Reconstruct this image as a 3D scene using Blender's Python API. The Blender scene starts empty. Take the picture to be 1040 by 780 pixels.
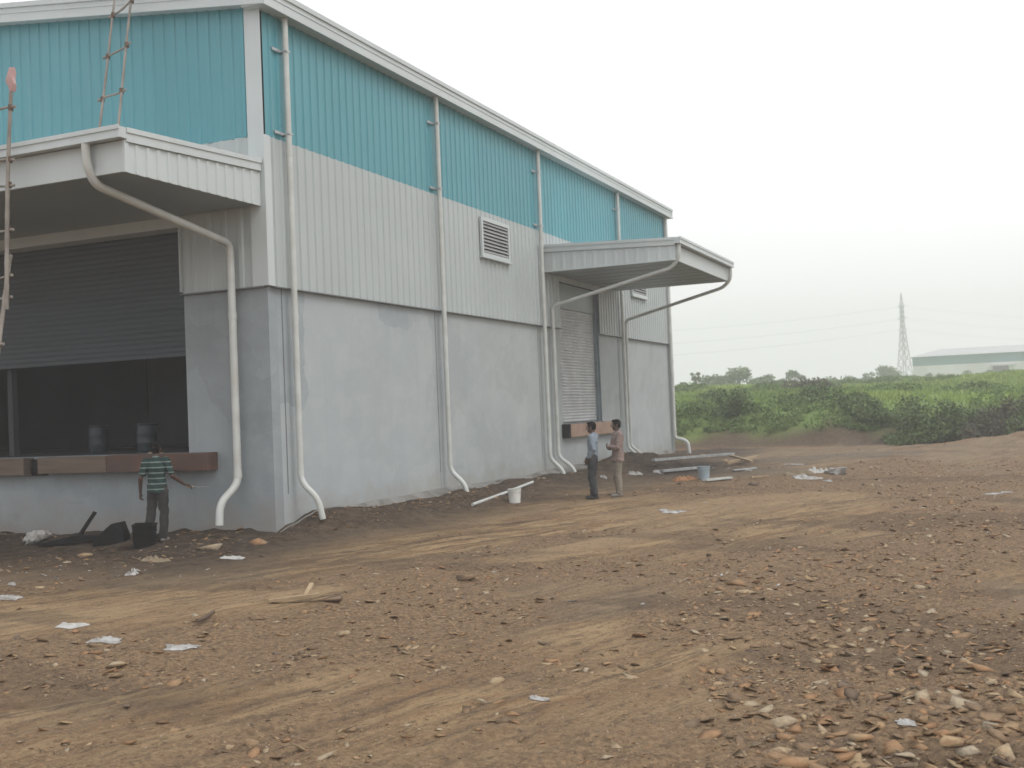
import bpy, bmesh, math, random
import numpy as np
from mathutils import Vector, Matrix

sc = bpy.context.scene
COL = sc.collection
rnd = random.Random(7)
rg = np.random.default_rng(11)
R = math.radians
V = Vector

# ------------------------------------------------------------------ camera
FPX = 1133.0
ROLL = math.atan(.041); YAW = R(23.7); PIT = math.atan(29.4 / FPX)
cF = V((-math.sin(YAW) * math.cos(PIT), math.cos(YAW) * math.cos(PIT), math.sin(PIT)))
cR0 = cF.cross(V((0, 0, 1))).normalized(); cU0 = cR0.cross(cF)
cR = cR0 * math.cos(ROLL) - cU0 * math.sin(ROLL)
cU = cR0 * math.sin(ROLL) + cU0 * math.cos(ROLL)
CAM = V((0, 0, 2.0))
cd = bpy.data.cameras.new('camera'); cam = bpy.data.objects.new('camera', cd); COL.objects.link(cam)
cd.sensor_width = 36; cd.lens = 36 * FPX / 1040; cd.clip_end = 6000; cd.clip_start = .1
cd.dof.use_dof = True; cd.dof.focus_distance = 11; cd.dof.aperture_fstop = 3.2
m = Matrix.Identity(4)
for i in range(3):
    m[i][0] = cR[i]; m[i][1] = cU[i]; m[i][2] = -cF[i]; m[i][3] = CAM[i]
cam.matrix_world = m
sc.camera = cam
HF = V((-math.sin(YAW), math.cos(YAW), 0)); HR = V((math.cos(YAW), math.sin(YAW), 0))   # horizontal view frame
def FR(d, s):                       # metres ahead, metres to the right -> world x, y
    return HF.x * d + HR.x * s, HF.y * d + HR.y * s

# ------------------------------------------------------------------ terrain
def _h(i, j, s):
    n = (i * 374761393 + j * 668265263 + s * 974711) & 0xffffffff
    n = ((n ^ (n >> 13)) * 1274126177) & 0xffffffff
    return ((n ^ (n >> 16)) & 0xffff) / 65535.0
def vn(x, y, s=0):
    x = np.asarray(x, float); y = np.asarray(y, float)
    i = np.floor(x).astype(np.int64); j = np.floor(y).astype(np.int64)
    u = x - i; v = y - j; u = u * u * (3 - 2 * u); v = v * v * (3 - 2 * v)
    a = _h(i, j, s); b = _h(i + 1, j, s); c = _h(i, j + 1, s); d = _h(i + 1, j + 1, s)
    return (a + (b - a) * u) * (1 - v) + (c + (d - c) * u) * v
def fbm(x, y, s=0, o=4):
    t = 0; a = .5; k = 0
    for q in range(o):
        t = t + a * vn(x * 2 ** q, y * 2 ** q, s + q); k += a; a *= .5
    return t / k
def ss(a, b, x):
    t = np.clip((x - a) / (b - a), 0, 1); return t * t * (3 - 2 * t)
X0, Y0, Y1 = -11.49, 15.88, 41.0
TD = R(19)                          # scraper tracks run this way (right of +Y)
def track(x, y):
    return x * math.cos(TD) - y * math.sin(TD), x * math.sin(TD) + y * math.cos(TD)
def masks(x, y):
    p, q = track(x, y)
    tr = vn(p * .9 + 1.2 * vn(x * .3, y * .3, 5), q * .09, 21)
    tr2 = vn(p * 2.7, q * .22, 22)
    gv = fbm(p * .35 + 3, q * .16, 31, 3)
    d = x * HF.x + y * HF.y; s = x * HR.x + y * HR.y
    near = 1 - ss(6.5, 13, d)
    grav = np.clip(ss(.50, .60, gv + .03 * near + .10 * np.clip(s * .35, -1, 1) * near), 0, 1)
    grav = np.clip(np.maximum(grav, .95 * (1 - ss(6.4, 9.0, d - .22 * s + 2.2 * (fbm(x * .9, y * .5, 33, 3) - .5)))), 0, 1)
    return tr, tr2, grav, d, s
def db_line(s):
    return 53.5 - .42 * np.clip(s, -10, 30) + 1.6 * (vn(s * .25, 3., 41) - .5) - .8 * np.sin(s * .55)
def height(x, y):
    x = np.asarray(x, float); y = np.asarray(y, float)
    tr, tr2, grav, d, s = masks(x, y)
    p, q = track(x, y)
    r = np.hypot(x, y)
    yard = 1 - ss(-1, 3, d - db_line(s))
    z = yard * (.06 * (fbm(x * .22, y * .22, 1, 3) - .5) + .038 * (tr - .5) + .045 * (tr2 - .5)
                + .045 * (vn(p * 6, q * .8, 23) - .5) + .02 * (vn(p * 14, q * 2.2, 24) - .5) + .05 * (fbm(x * 1.7, y * 1.7, 3, 3) - .5))
    fine = np.exp(-r / 30) * yard
    z = z + fine * (.022 * (fbm(x * 7, y * 7, 7, 3) - .5) + grav * .03 * (fbm(x * 13, y * 13, 8, 3) - .5))
    # spoil along the foot of the long wall
    dx = x - X0
    along = ss(15.0, 17.5, y) * (1 - ss(41.5, 43.5, y))
    z = z + along * (1 - ss(.35, 1.9, dx + .5 * (vn(y * .8, 1.5, 51) - .5))) * ss(-3, -1, dx) * (.20 + .16 * fbm(y * .9, x * .9, 52, 3))
    # loose spoil before the loading bay
    dy = Y0 - y
    z = z + (1 - ss(.5, 2.2, dy + .8 * (vn(x * 1.1, 0.5, 53) - .5))) * ss(-3, -1, dy) * (1 - ss(-11.2, -10.4, x)) * (.03 + .16 * fbm(x * 1.6, y * 1.6, 54, 3)) * ss(-30, -28, x)
    # dark heap beside the far end of the wall
    z = z + .42 * np.exp(-((x + 10.2) / 1.1) ** 2 - ((y - 33.0) / 3.4) ** 2) * (.6 + .8 * fbm(x * 1.5, y * 1.5, 55, 3))
    # spoil heap at the right foot of the bank
    z = z + .55 * np.exp(-((d - 41.5) / 1.6) ** 2 - ((s - 19.5) / 3.6) ** 2) * (.6 + .8 * fbm(x * 1.2, y * 1.2, 56, 3))
    z = z + .12 * np.exp(-((d - 38.5) / 1.6) ** 2 - ((s - 14.5) / 5) ** 2) * (.6 + .8 * fbm(x * 1.2, y * 1.2, 57, 3))
    # cut bank and the rising field
    e = d - db_line(s)
    top = 1.25 + .5 * vn(s * .16, 7.7, 61)
    z = z + top * ss(0, 3.6, e + .8 * (fbm(x * .9, y * .9, 62, 3) - .5))
    z = z + 1.5 * (1 - np.exp(-np.clip(e - 3, 0, None) / 22)) + .65 * ss(4, 118, e) + ss(3, 12, e) * .5 * (fbm(x * .09, y * .09, 63, 3) - .5) * (1 + ss(20, 90, e))
    z = z + 2.0 * ss(100, 420, e)
    return z
def gz(x, y): return float(height(x, y))
def at(u, v):                       # where a photo pixel's ray meets the yard (used to survey the place)
    d = cF + cR * ((u - 520) / FPX) - cU * ((v - 390) / FPX)
    t = .5
    p = CAM
    for i in range(4000):
        p = CAM + d * t
        if p.z <= gz(p.x, p.y): break
        t *= 1.004
    return p.x, p.y
def atd(u, dist):                   # ground point in the direction of column u, dist metres ahead
    dd = cF + cR * ((u - 520) / FPX) - cU * ((408 - 390) / FPX)
    k = dist / (dd.x * HF.x + dd.y * HF.y)
    return dd.x * k, dd.y * k

# ------------------------------------------------------------------ materials
def nodes(name):
    mt = bpy.data.materials.new(name); mt.use_nodes = True
    nt = mt.node_tree; b = nt.nodes['Principled BSDF']
    return mt, nt, b
def N(nt, t, **kw):
    n = nt.nodes.new(t)
    for k, v in kw.items():
        if k in n.inputs: n.inputs[k].default_value = v
        else: setattr(n, k, v)
    return n
def noise(nt, scale, detail=4, rough=.55, vec=None, sx=(1, 1, 1), rot=0):
    tc = N(nt, 'ShaderNodeNewGeometry')
    mp = N(nt, 'ShaderNodeMapping', vector_type='TEXTURE'); mp.inputs['Scale'].default_value = tuple(1 / q for q in sx); mp.inputs['Rotation'].default_value = (0, 0, -rot)
    nt.links.new(tc.outputs['Position'], mp.inputs['Vector'])
    n = N(nt, 'ShaderNodeTexNoise'); n.inputs['Scale'].default_value = scale; n.inputs['Detail'].default_value = detail; n.inputs['Roughness'].default_value = rough
    nt.links.new(mp.outputs[0], n.inputs['Vector'])
    return n.outputs['Fac']
def mix(nt, fac, a, b, mode='MIX'):
    n = N(nt, 'ShaderNodeMix', data_type='RGBA', blend_type=mode)
    for s, val in ((n.inputs[0], fac), (n.inputs[6], a), (n.inputs[7], b)):
        if hasattr(val, 'links'): nt.links.new(val, s)
        elif isinstance(val, (int, float)): s.default_value = val
        else: s.default_value = (*val, 1)
    return n.outputs[2]
def mr(nt, v, a, b, c=0., d=1.):
    n = N(nt, 'ShaderNodeMapRange'); nt.links.new(v, n.inputs[0])
    for i, k in enumerate((a, b, c, d)): n.inputs[i + 1].default_value = k
    return n.outputs[0]
def bump(nt, b, h, strength=.5, dist=.02):
    n = N(nt, 'ShaderNodeBump'); n.inputs['Strength'].default_value = strength; n.inputs['Distance'].default_value = dist
    nt.links.new(h, n.inputs['Height']); nt.links.new(n.outputs[0], b.inputs['Normal'])
def simple(name, c, c2=None, scale=3, rough=.7, sx=(1, 1, 1), metal=0, bmp=0, lo=.35, hi=.65, spec=.5):
    mt, nt, b = nodes(name)
    f = noise(nt, scale, sx=sx)
    c2 = c2 or tuple(v * .78 for v in c)
    nt.links.new(mix(nt, mr(nt, f, lo, hi), c, c2), b.inputs['Base Color'])
    b.inputs['Roughness'].default_value = rough; b.inputs['Metallic'].default_value = metal
    b.inputs['Specular IOR Level'].default_value = spec
    if bmp: bump(nt, b, f, bmp, .01)
    return mt
M = {}
def sheet_mat(name, c, dirt):
    mt, nt, b = nodes(name)
    a = mix(nt, mr(nt, noise(nt, .7, 3), .35, .7), c, tuple(v * .93 for v in c))
    s = noise(nt, 6, 5, sx=(1, 1, .05))
    a = mix(nt, mr(nt, s, .56, .74, 0, .35), a, dirt)
    k = noise(nt, 1.3, 5, .65)
    a = mix(nt, mr(nt, k, .6, .8, 0, .3), a, dirt)
    ge = N(nt, 'ShaderNodeNewGeometry'); sp = N(nt, 'ShaderNodeSeparateXYZ'); nt.links.new(ge.outputs['Position'], sp.inputs[0])
    sm = N(nt, 'ShaderNodeMath', operation='ADD'); nt.links.new(sp.outputs[0], sm.inputs[0]); nt.links.new(sp.outputs[1], sm.inputs[1])
    fl = N(nt, 'ShaderNodeMath', operation='FLOOR'); nt.links.new(sm.outputs[0], fl.inputs[0])
    wn = N(nt, 'ShaderNodeTexWhiteNoise', noise_dimensions='1D'); nt.links.new(fl.outputs[0], wn.inputs['W'])
    a = mix(nt, mr(nt, wn.outputs['Value'], 0, 1, 0, .5), a, tuple(v * .86 for v in c))
    nt.links.new(a, b.inputs['Base Color']); b.inputs['Roughness'].default_value = .42
    return mt
M['white'] = sheet_mat('white_sheet', (.435, .480, .482), (.36, .385, .38))
M['teal'] = sheet_mat('teal_sheet', (.085, .310, .365), (.18, .34, .36))
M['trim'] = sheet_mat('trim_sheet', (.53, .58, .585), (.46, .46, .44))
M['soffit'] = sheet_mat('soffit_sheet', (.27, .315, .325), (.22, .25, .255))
M['pipe'] = simple('pipe_plastic', (.55, .575, .56), (.46, .47, .44), 2.5, .4)
M['zinc'] = simple('zinc_bracket', (.5, .52, .53), None, 5, .4, metal=.4)
M['flash'] = simple('dark_flashing', (.16, .17, .17), None, 4, .6)  # also colours the strips drawn as joint shadow
def concrete(name, c, cd_, patch):
    mt, nt, b = nodes(name)
    big = noise(nt, .55, 5, .6)
    col = mix(nt, mr(nt, big, .38, .62), c, cd_)
    # trowel-built courses: brick-like patches with soft ends
    tc = N(nt, 'ShaderNodeNewGeometry'); mp = N(nt, 'ShaderNodeMapping')
    mp.inputs['Rotation'].default_value = (R(90), 0, R(90)) if patch == 'x' else (R(90), 0, 0)
    nt.links.new(tc.outputs['Position'], mp.inputs['Vector'])
    wob = N(nt, 'ShaderNodeTexNoise'); wob.inputs['Scale'].default_value = 1.7; wob.inputs['Detail'].default_value = 4
    mx = N(nt, 'ShaderNodeVectorMath', operation='MULTIPLY_ADD')
    nt.links.new(mp.outputs[0], wob.inputs['Vector'])
    nt.links.new(wob.outputs['Color'], mx.inputs[0]); mx.inputs[1].default_value = (.5, .5, .5); nt.links.new(mp.outputs[0], mx.inputs[2])
    vo = N(nt, 'ShaderNodeTexVoronoi', distance='CHEBYCHEV'); vo.inputs['Scale'].default_value = .75; vo.inputs['Randomness'].default_value = .9
    nt.links.new(mx.outputs[0], vo.inputs['Vector'])
    sp = N(nt, 'ShaderNodeSeparateColor'); nt.links.new(vo.outputs['Color'], sp.inputs[0])
    col = mix(nt, mr(nt, sp.outputs[0], .5, .75, 0, .30), col, tuple(v * .80 for v in cd_))
    vo2 = N(nt, 'ShaderNodeTexVoronoi', distance='CHEBYCHEV'); vo2.inputs['Scale'].default_value = .42; vo2.inputs['Randomness'].default_value = .8
    nt.links.new(mx.outputs[0], vo2.inputs['Vector']); sp2 = N(nt, 'ShaderNodeSeparateColor'); nt.links.new(vo2.outputs['Color'], sp2.inputs[0])
    vm = mr(nt, sp2.outputs[1], .50, .60, 0, .55)
    if patch == 'x':                    # the panels nearest the corner still carry grey-blue skim coat
        sy_ = N(nt, 'ShaderNodeSeparateXYZ'); nt.links.new(tc.outputs['Position'], sy_.inputs[0])
        wv = N(nt, 'ShaderNodeMath', operation='ADD'); nt.links.new(sy_.outputs[1], wv.inputs[0]); nt.links.new(mr(nt, noise(nt, .6, 4), .3, .7, -3, 3), wv.inputs[1])
        nr_ = mr(nt, wv.outputs[0], 25, 19, 0, 1)
        col = mix(nt, mr(nt, wv.outputs[0], 25, 19, 0, .5), col, (.375, .425, .455))
        pm = N(nt, 'ShaderNodeMath', operation='MULTIPLY'); nt.links.new(vm, pm.inputs[0]); nt.links.new(nr_, pm.inputs[1])
        col = mix(nt, pm.outputs[0], col, (.24, .28, .31))
    brush = noise(nt, 1.9, 6, .62, sx=(1, 1, 1.25))
    col = mix(nt, mr(nt, brush, .46, .66, 0, .35), col, tuple(min(1, v * 1.12) for v in c))
    col = mix(nt, mr(nt, noise(nt, 4, 5, .6, sx=(1, 1, .06)), .56, .74, 0, .18), col, tuple(v * .7 for v in cd_))
    sm = noise(nt, 26, 3, .6, sx=(1, 1, .7))
    col = mix(nt, mr(nt, sm, .4, .7, 0, .12), col, tuple(v * .7 for v in cd_))
    # earth splashed up from the ground
    sx_ = N(nt, 'ShaderNodeSeparateXYZ'); nt.links.new(tc.outputs['Position'], sx_.inputs[0])
    ad = N(nt, 'ShaderNodeMath', operation='ADD'); nt.links.new(sx_.outputs[2], ad.inputs[0]); nt.links.new(mr(nt, noise(nt, 2.2, 5), .3, .7, -.25, .3), ad.inputs[1])
    col = mix(nt, mr(nt, ad.outputs[0], .80, .12, 0, .55), col, (.26, .21, .165))
    nt.links.new(col, b.inputs['Base Color']); b.inputs['Roughness'].default_value = .85
    bump(nt, b, brush, .25, .01)
    return mt
M['conc'] = concrete('painted_concrete', (.405, .440, .442), (.355, .392, .398), 'x')
M['conc2'] = concrete('shaded_render', (.315, .352, .372), (.250, .282, .302), 'y')  # bay face, base colour darkened for the canopy's shade
M['foot'] = simple('mortar_spill', (.25, .25, .24), (.13, .12, .105), 2.2, .95, bmp=.5)
M['shutter'] = simple('shutter_grey', (.50, .52, .53), None, 1.5, .4)
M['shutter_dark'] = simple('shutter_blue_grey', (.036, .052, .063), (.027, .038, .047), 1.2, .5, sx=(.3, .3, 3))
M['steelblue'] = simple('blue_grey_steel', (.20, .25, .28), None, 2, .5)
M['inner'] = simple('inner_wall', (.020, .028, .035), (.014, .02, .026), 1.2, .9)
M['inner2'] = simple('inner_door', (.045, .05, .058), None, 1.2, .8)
M['primer'] = simple('red_oxide_primer', (.12, .062, .046), (.085, .055, .045), 3, .8, lo=.4, hi=.6)
M['board'] = simple('brown_board', (.17, .13, .10), (.12, .088, .066), 2.4, .85, sx=(.4, .4, 3))
M['board_pink'] = simple('pinkish_board', (.40, .28, .21), (.31, .20, .15), 2.4, .85)
M['black'] = simple('black_plastic', (.010, .010, .011), None, 3, .8, spec=.15)
M['slat'] = simple('louvre_slat', (.34, .35, .35), None, 3, .45)
M['dark'] = simple('dark_void', (.03, .03, .032), None, 3, .9)
M['blue'] = simple('faded_blue_plastic', (.014, .032, .045), None, 3, .5)
M['bamboo'] = simple('weathered_bamboo', (.29, .265, .23), (.18, .16, .14), 5, .75, sx=(1, 1, .6))
M['rope'] = simple('brown_rope', (.13, .085, .06), None, 8, .9)
M['pink'] = simple('faded_red_cloth', (.52, .33, .32), (.42, .27, .26), 5, .9)
M['wood'] = simple('raw_wood', (.42, .32, .20), (.28, .2, .12), 4, .85)
M['paper'] = simple('white_plastic_bag', (.44, .44, .43), (.20, .18, .16), 9, .5, bmp=.5)
M['paper2'] = simple('grey_paper', (.50, .50, .48), (.36, .35, .33), 9, .8)
M['orange'] = simple('orange_sack', (.40, .20, .09), (.28, .14, .07), 9, .8)
M['yellowrag'] = simple('tan_rag', (.26, .21, .14), (.19, .15, .1), 9, .9)
M['bucket'] = simple('white_bucket', (.74, .75, .72), (.6, .6, .56), 4, .4)
M['bluebucket'] = simple('pale_blue_bucket', (.33, .41, .46), (.26, .32, .36), 4, .45)
M['galv'] = simple('galvanised_steel', (.42, .45, .46), (.3, .32, .33), 4, .4, metal=.3)
M['skin'] = simple('brown_skin', (.085, .046, .030), (.07, .038, .026), 9, .6)
M['hair'] = simple('black_hair', (.009, .008, .008), None, 30, .95, spec=.05)
M['eye'] = simple('eye', (.5, .48, .45), None, 3, .4)
M['trouser_grey'] = simple('dark_grey_trousers', (.036, .034, .034), (.024, .023, .024), 6, .9)
M['trouser_dark'] = simple('charcoal_trousers', (.032, .036, .042), (.022, .026, .03), 6, .9)
M['trouser_khaki'] = simple('khaki_trousers', (.27, .235, .19), (.2, .175, .14), 6, .9)
M['shirt_check'] = simple('blue_grey_shirt', (.24, .285, .34), (.17, .205, .25), 22, .9)
M['shirt_pink'] = simple('dusty_pink_shirt', (.275, .205, .185), (.21, .16, .145), 7, .9)
M['shoe'] = simple('dark_shoe', (.03, .025, .022), None, 5, .6)
M['sandal'] = simple('pale_sandal', (.22, .2, .18), None, 5, .7)
M['pylon'] = simple('pylon_steel', (.36, .38, .39), None, 1, .5, metal=.3)
M['cable'] = simple('cable_metal', (.25, .26, .27), None, 1, .5)
M['far_wall'] = simple('far_white_sheet', (.70, .70, .69), (.55, .55, .53), .2, .6)
M['far_teal'] = simple('far_green_sheet', (.07, .22, .22), None, .2, .6)
M['far_roof'] = simple('far_roof_sheet', (.47, .48, .49), (.42, .43, .44), .2, .5)
M['bark'] = simple('bark', (.12, .09, .06), None, 4, .9)
def stripes():
    mt, nt, b = nodes('striped_polo')
    tc = N(nt, 'ShaderNodeTexCoord'); sp = N(nt, 'ShaderNodeSeparateXYZ'); nt.links.new(tc.outputs['Object'], sp.inputs[0])
    mo = N(nt, 'ShaderNodeMath', operation='MODULO'); nt.links.new(sp.outputs[2], mo.inputs[0]); mo.inputs[1].default_value = .092
    f = mr(nt, mo.outputs[0], .072, .0725)
    a = mix(nt, mr(nt, noise(nt, 9, 3), .35, .65), (.013, .042, .040), (.009, .030, .028))
    nt.links.new(mix(nt, f, a, (.17, .22, .20)), b.inputs['Base Color']); b.inputs['Roughness'].default_value = .9
    return mt
M['stripes'] = stripes()
def leafmat(name, a, b_, scale=.8):
    mt, nt, b = nodes(name)
    at_ = N(nt, 'ShaderNodeAttribute', attribute_name='tint')
    c = mix(nt, at_.outputs['Fac'], a, b_)
    nt.links.new(c, b.inputs['Base Color']); b.inputs['Roughness'].default_value = .75; b.inputs['Specular IOR Level'].default_value = .2
    return mt
M['leaf_dark'] = leafmat('dark_leaves', (.085, .130, .055), (.16, .235, .08))
M['leaf_mid'] = leafmat('mid_leaves', (.085, .14, .045), (.20, .29, .09))
M['leaf_lite'] = leafmat('light_leaves', (.10, .17, .04), (.22, .33, .08))
M['leaf_dry'] = leafmat('brown_leaves', (.085, .09, .06), (.15, .15, .095))
M['grass'] = leafmat('grass_blades', (.14, .215, .055), (.33, .43, .115))
def ground_mat():
    mt, nt, b = nodes('dug_earth')
    A = {k: N(nt, 'ShaderNodeAttribute', attribute_name=k).outputs['Fac'] for k in ('tan', 'dark', 'grav', 'veg', 'grey')}
    rot = TD
    st = noise(nt, 1.6, 9, .72, sx=(1, .16, 1), rot=rot)
    st2 = noise(nt, 6.5, 8, .74, sx=(1, .28, 1), rot=rot)
    fn = noise(nt, 38, 4, .65)
    big = noise(nt, .33, 4, .6)
    col = mix(nt, mr(nt, st, .36, .62), (.205, .124, .064), (.302, .203, .109))
    col = mix(nt, mr(nt, big, .5, .68, 0, .5), col, (.270, .126, .056))
    col = mix(nt, mr(nt, st2, .48, .60, 0, .55), col, (.120, .085, .060))
    col = mix(nt, mr(nt, noise(nt, 3.2, 10, .74, sx=(1, .13, 1), rot=rot), .47, .56, 0, .75), col, (.430, .310, .172))
    col = mix(nt, mr(nt, noise(nt, 4.0, 10, .74, sx=(1, .11, 1), rot=rot + .06), .52, .60, 0, .8), col, (.088, .061, .044))
    tan = N(nt, 'ShaderNodeMath', operation='MULTIPLY'); nt.links.new(A['tan'], tan.inputs[0]); nt.links.new(mr(nt, st2, .25, .6, .5, 1), tan.inputs[1])
    col = mix(nt, tan.outputs[0], col, (.345, .245, .145))
    col = mix(nt, mr(nt, noise(nt, 2.8, 6, .7), .56, .72, 0, .45), col, (.14, .115, .09))
    col = mix(nt, A['grey'], col, (.180, .146, .106))
    gcol = mix(nt, mr(nt, noise(nt, 22, 5, .7), .38, .62), (.150, .100, .062), (.31, .212, .125))
    col = mix(nt, A['grav'], col, gcol)
    col = mix(nt, mr(nt, fn, .45, .66, 0, .35), col, (.12, .088, .064))
    col = mix(nt, mr(nt, noise(nt, 13, 9, .78, sx=(1, .42, 1), rot=rot), .53, .60, 0, .6), col, (.085, .060, .043))
    col = mix(nt, mr(nt, noise(nt, 17, 9, .78, sx=(1, .5, 1), rot=rot + .1), .56, .62, 0, .5), col, (.37, .26, .155))
    col = mix(nt, mr(nt, noise(nt, 75, 2, .5), .62, .72, 0, .5), col, (.36, .28, .19))
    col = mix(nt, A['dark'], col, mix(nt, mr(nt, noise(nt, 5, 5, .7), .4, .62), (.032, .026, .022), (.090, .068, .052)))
    vg = mix(nt, mr(nt, noise(nt, .12, 5, .65), .38, .62), (.24, .34, .095), (.15, .22, .07))
    vg = mix(nt, mr(nt, noise(nt, 1.1, 5, .7), .5, .7, 0, .45), vg, (.07, .11, .04))
    col = mix(nt, A['veg'], col, vg)
    nt.links.new(col, b.inputs['Base Color']); b.inputs['Roughness'].default_value = .95; b.inputs['Specular IOR Level'].default_value = .15
    ad = N(nt, 'ShaderNodeMath', operation='ADD'); nt.links.new(fn, ad.inputs[0]); nt.links.new(st2, ad.inputs[1])
    bump(nt, b, ad.outputs[0], .9, .035)
    return mt
M['ground'] = ground_mat()
def stone_mat():
    mt, nt, b = nodes('flaky_stone')
    t = N(nt, 'ShaderNodeAttribute', attribute_name='tint').outputs['Fac']
    r = N(nt, 'ShaderNodeValToRGB'); nt.links.new(t, r.inputs[0])
    e = r.color_ramp.elements
    e[0].position = 0; e[0].color = (.14, .11, .085, 1)
    e[1].position = 1; e[1].color = (.40, .34, .25, 1)
    for p, c in ((.10, (.20, .14, .09)), (.42, (.30, .20, .115)), (.6, (.33, .185, .095)), (.78, (.40, .29, .17))):
        k = e.new(p); k.color = (*c, 1)
    col = mix(nt, mr(nt, noise(nt, 30, 4, .6), .35, .7, 0, .45), r.outputs[0], (.15, .105, .07))
    nt.links.new(col, b.inputs['Base Color']); b.inputs['Roughness'].default_value = .9; b.inputs['Specular IOR Level'].default_value = .2
    bump(nt, b, noise(nt, 60, 3), .4, .01)
    return mt
M['stone'] = stone_mat()

# ------------------------------------------------------------------ helpers
def tag(o, label=None, cat=None, group=None, kind=None):
    if label: o['label'] = label
    if cat: o['category'] = cat
    if group: o['group'] = group
    if kind: o['kind'] = kind
    return o
def link(name, me, mat=None, parent=None):
    o = bpy.data.objects.new(name, me); COL.objects.link(o)
    if mat is not None: me.materials.append(M[mat] if isinstance(mat, str) else mat)
    if parent is not None:
        o.parent = parent
        o.matrix_parent_inverse = Matrix.Translation(-V(parent_loc(parent)))
    return o
def parent_loc(p):
    t = V((0, 0, 0)); q = p
    # every root is unrotated when its parts are built
    t = q.location.copy()
    return t
def empty(name, loc):
    o = bpy.data.objects.new(name, None); o.empty_display_size = .2; COL.objects.link(o); o.location = loc
    return o
class MB:
    def __init__(s): s.v = []; s.f = []
    def add(s, vs, fs):
        n = len(s.v); s.v += [tuple(v) for v in vs]; s.f += [tuple(i + n for i in f) for f in fs]; return s
    def box(s, x0, x1, y0, y1, z0, z1):
        return s.add([(x0, y0, z0), (x1, y0, z0), (x1, y1, z0), (x0, y1, z0), (x0, y0, z1), (x1, y0, z1), (x1, y1, z1), (x0, y1, z1)],
                     [(0, 3, 2, 1), (4, 5, 6, 7), (0, 1, 5, 4), (1, 2, 6, 5), (2, 3, 7, 6), (3, 0, 4, 7)])
    def beam(s, a, b, w, h, up=(0, 0, 1)):
        a = V(a); b = V(b); d = (b - a).normalized(); u = V(up)
        if abs(d.dot(u)) > .98: u = V((1, 0, 0))
        e = d.cross(u).normalized() * w / 2; g = e.cross(d).normalized() * h / 2
        return s.add([a - e - g, a + e - g, a + e + g, a - e + g, b - e - g, b + e - g, b + e + g, b - e + g],
                     [(0, 3, 2, 1), (4, 5, 6, 7), (0, 1, 5, 4), (1, 2, 6, 5), (2, 3, 7, 6), (3, 0, 4, 7)])
    def tube(s, pts, r, n=10, radii=None, smooth=True):
        pts = [V(p) for p in pts]; rings = []
        ref = None
        for i, p in enumerate(pts):
            t = (pts[min(i + 1, len(pts) - 1)] - pts[max(i - 1, 0)]).normalized()
            if ref is None: ref = t.orthogonal().normalized()
            ref = (ref - t * ref.dot(t)).normalized(); w = t.cross(ref)
            rr = radii[i] if radii else r
            rings.append([p + (ref * math.cos(k * 2 * math.pi / n) + w * math.sin(k * 2 * math.pi / n)) * rr for k in range(n)])
        vs = [v for q in rings for v in q]; fs = []
        for i in range(len(pts) - 1):
            for k in range(n):
                a = i * n + k; b = i * n + (k + 1) % n; fs.append((a, b, b + n, a + n))
        fs.append(tuple(range(n))[::-1]); fs.append(tuple(range((len(pts) - 1) * n, len(pts) * n)))
        return s.add(vs, fs)
    def build(s, name, mat=None, parent=None, smooth=False, bevel=0):
        me = bpy.data.meshes.new(name); me.from_pydata(s.v, [], s.f); me.update()
        bm = bmesh.new(); bm.from_mesh(me); bmesh.ops.recalc_face_normals(bm, faces=bm.faces[:])
        if bevel: bmesh.ops.bevel(bm, geom=bm.edges[:], offset=bevel, segments=2, affect='EDGES', profile=.6)
        bm.to_mesh(me); bm.free()
        if smooth:
            me.polygons.foreach_set('use_smooth', [True] * len(me.polygons))
            me.set_sharp_from_angle(angle=R(50))
        return link(name, me, mat, parent)
def bend(pts, rad=.12, k=5):       # round the corners of a path
    pts = [V(p) for p in pts]; out = [pts[0]]
    for i in range(1, len(pts) - 1):
        a, b, c = pts[i - 1], pts[i], pts[i + 1]
        r_ = min(rad, (a - b).length * .45, (c - b).length * .45)
        p = b + (a - b).normalized() * r_; q = b + (c - b).normalized() * r_
        for j in range(k + 1):
            t = j / k; out.append(p * (1 - t) ** 2 + b * 2 * t * (1 - t) + q * t * t)
    out.append(pts[-1]); return out
def np_mesh(name, vs, faces_flat, nper, mat, attrs=None, smooth=False, parent=None):
    me = bpy.data.meshes.new(name)
    nv = len(vs); nf = len(faces_flat) // nper
    me.vertices.add(nv); me.vertices.foreach_set('co', np.ascontiguousarray(vs, dtype=np.float32).ravel())
    me.loops.add(nf * nper); me.loops.foreach_set('vertex_index', np.ascontiguousarray(faces_flat, dtype=np.int32))
    me.polygons.add(nf); me.polygons.foreach_set('loop_start', np.arange(0, nf * nper, nper, dtype=np.int32))
    me.polygons.foreach_set('loop_total', np.full(nf, nper, dtype=np.int32))
    if smooth: me.polygons.foreach_set('use_smooth', np.ones(nf, dtype=bool))
    me.update(calc_edges=True)
    for k, a in (attrs or {}).items():
        at_ = me.attributes.new(k, 'FLOAT', 'POINT'); at_.data.foreach_set('value', np.ascontiguousarray(a, dtype=np.float32))
    return link(name, me, mat, parent)

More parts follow.
